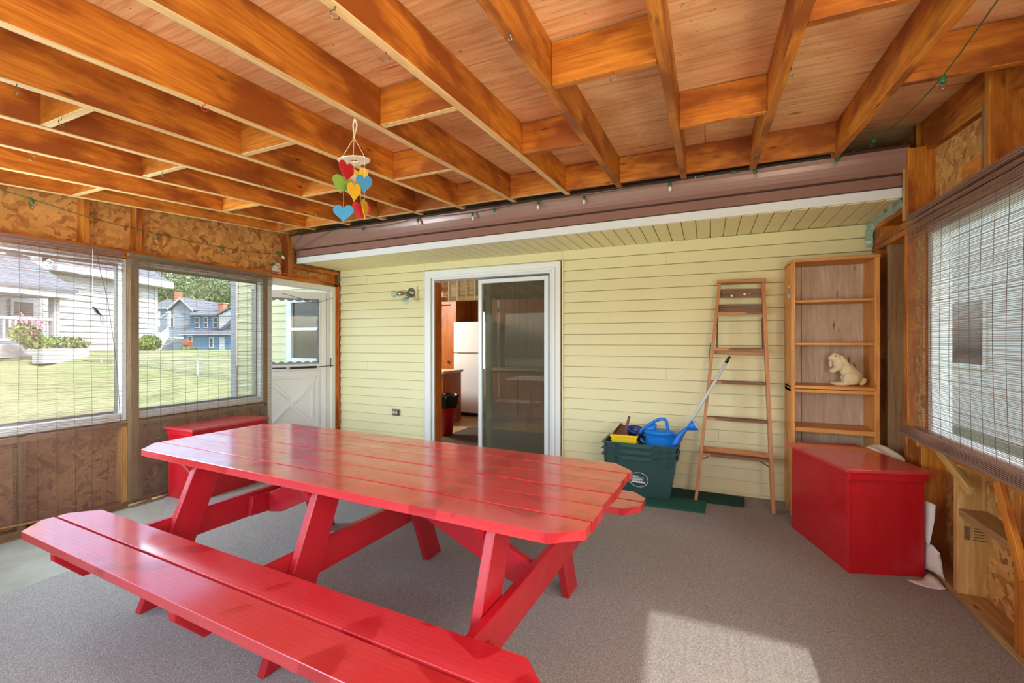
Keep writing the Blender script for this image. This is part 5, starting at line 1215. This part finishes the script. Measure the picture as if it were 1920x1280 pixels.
q = [at(385, 671, 40), at(480, 676, 38), at(500, 667, 48), at(400, 667, 48)]; MB().prism([(p.x, p.y, p.z+.05) for p in q], (0, 0, .06)).build('paving', 'concrete', dv)

# trees
src = {}
def tree(name, loc, R, H, mat, seed, label, n=9000):
    t_ = thing(name, label, 'tree', loc, 'trees behind the neighbouring houses'); loc = Vector(loc)
    MB().tube([loc-Vector((0, 0, 1)), loc+Vector((.2, 0, H*.4)), loc+Vector((.1, .2, H*.75))], [.6, .45, .2], 8).build('trunk', 'bark', t_, smooth=True)
    for k, (dx, dy, dz, s_) in enumerate([(0, 0, .70, 1), (-.55, .2, .48, .8), (.55, -.2, .50, .85), (.1, .3, .30, .95)]):
        if (k, mat) not in src:
            f_ = foliage('foliage', (0, 0, 0), (1, 1, .8), n//4, .05, mat, None, seed+k); src[(k, mat)] = f_.data; bpy.data.objects.remove(f_)
        o = bpy.data.objects.new('foliage', src[(k, mat)]); C.objects.link(o); o.location = loc+Vector((dx*R, dy*R, dz*H)); o.scale = (R*s_,)*3; o.rotation_euler = (0, 0, seed+k); par(o, t_); o['kind'] = 'stuff'
for i, (px, d, R, H, lab) in enumerate([(262, 88, 7.5, 18, 'leafy green tree rising behind the chimney of the grey house'), (330, 96, 8, 19, 'leafy green tree directly behind the grey gabled house'), (395, 86, 7.5, 17, 'leafy green tree above the chimney of the blue house'), (452, 98, 8.5, 19, 'leafy green tree at the right end of the blue house'), (530, 84, 8, 18, 'leafy green tree seen through the glass of the storm door'), (190, 100, 9, 24, 'tall leafy tree behind the white house roof')]):
    p = at(px, 640, d); tree('leafy_tree', (p.x, p.y, 0), R, H, 'leaf', 11+i, lab)
pl = tag(MB().tube([at(292, 563, 56), at(370, 571, 57), at(470, 575, 58)], .025, 4).build('power_line', 'thread'), 'overhead wire crossing in front of the trees', 'wire')

# neighbour house beyond the right window
nh = thing('neighbour_house', 'pale sided neighbour house filling the view of the right window', 'house', (4.6, 8, -.3))
B('wall', 'ext_pale', nh, 4.6, 9, 2.17, 18, -.4, 6.0)
z = -.2
while z < 5.9:
    B('clapboard', 'ext_pale', nh, 4.575, 4.6, 2.17, 18, z, z+.150); z += .16
for y in (10.7,):
    f = B('window', 'ext_pale', nh, 4.54, 4.575, y-.1, y+1.2, .85, 2.23); B('pane', 'ext_glass', f, 4.53, 4.54, y, y+1.1, .95, 2.13)
MB().prism([(4.2, 2.14, 5.9), (9.4, 2.14, 5.9), (6.8, 2.14, 8.2)], (0, 16, 0)).build('roof', 'shingle', nh)
# porch eave on the sunny side
ev = struct(thing('trim_4', 'overhanging eave of the porch roof', None, (1.7, 2, 2.6)))
MB().prism([(1.345, Y0-.1, zb(Y0)+.15), (1.345, 4.3, zb(4.3)+.15), (1.345, 4.3, zb(4.3)+.222), (1.345, Y0-.1, zb(Y0)+.222)], (.64, 0, 0)).build('eave_board', 'white', ev)
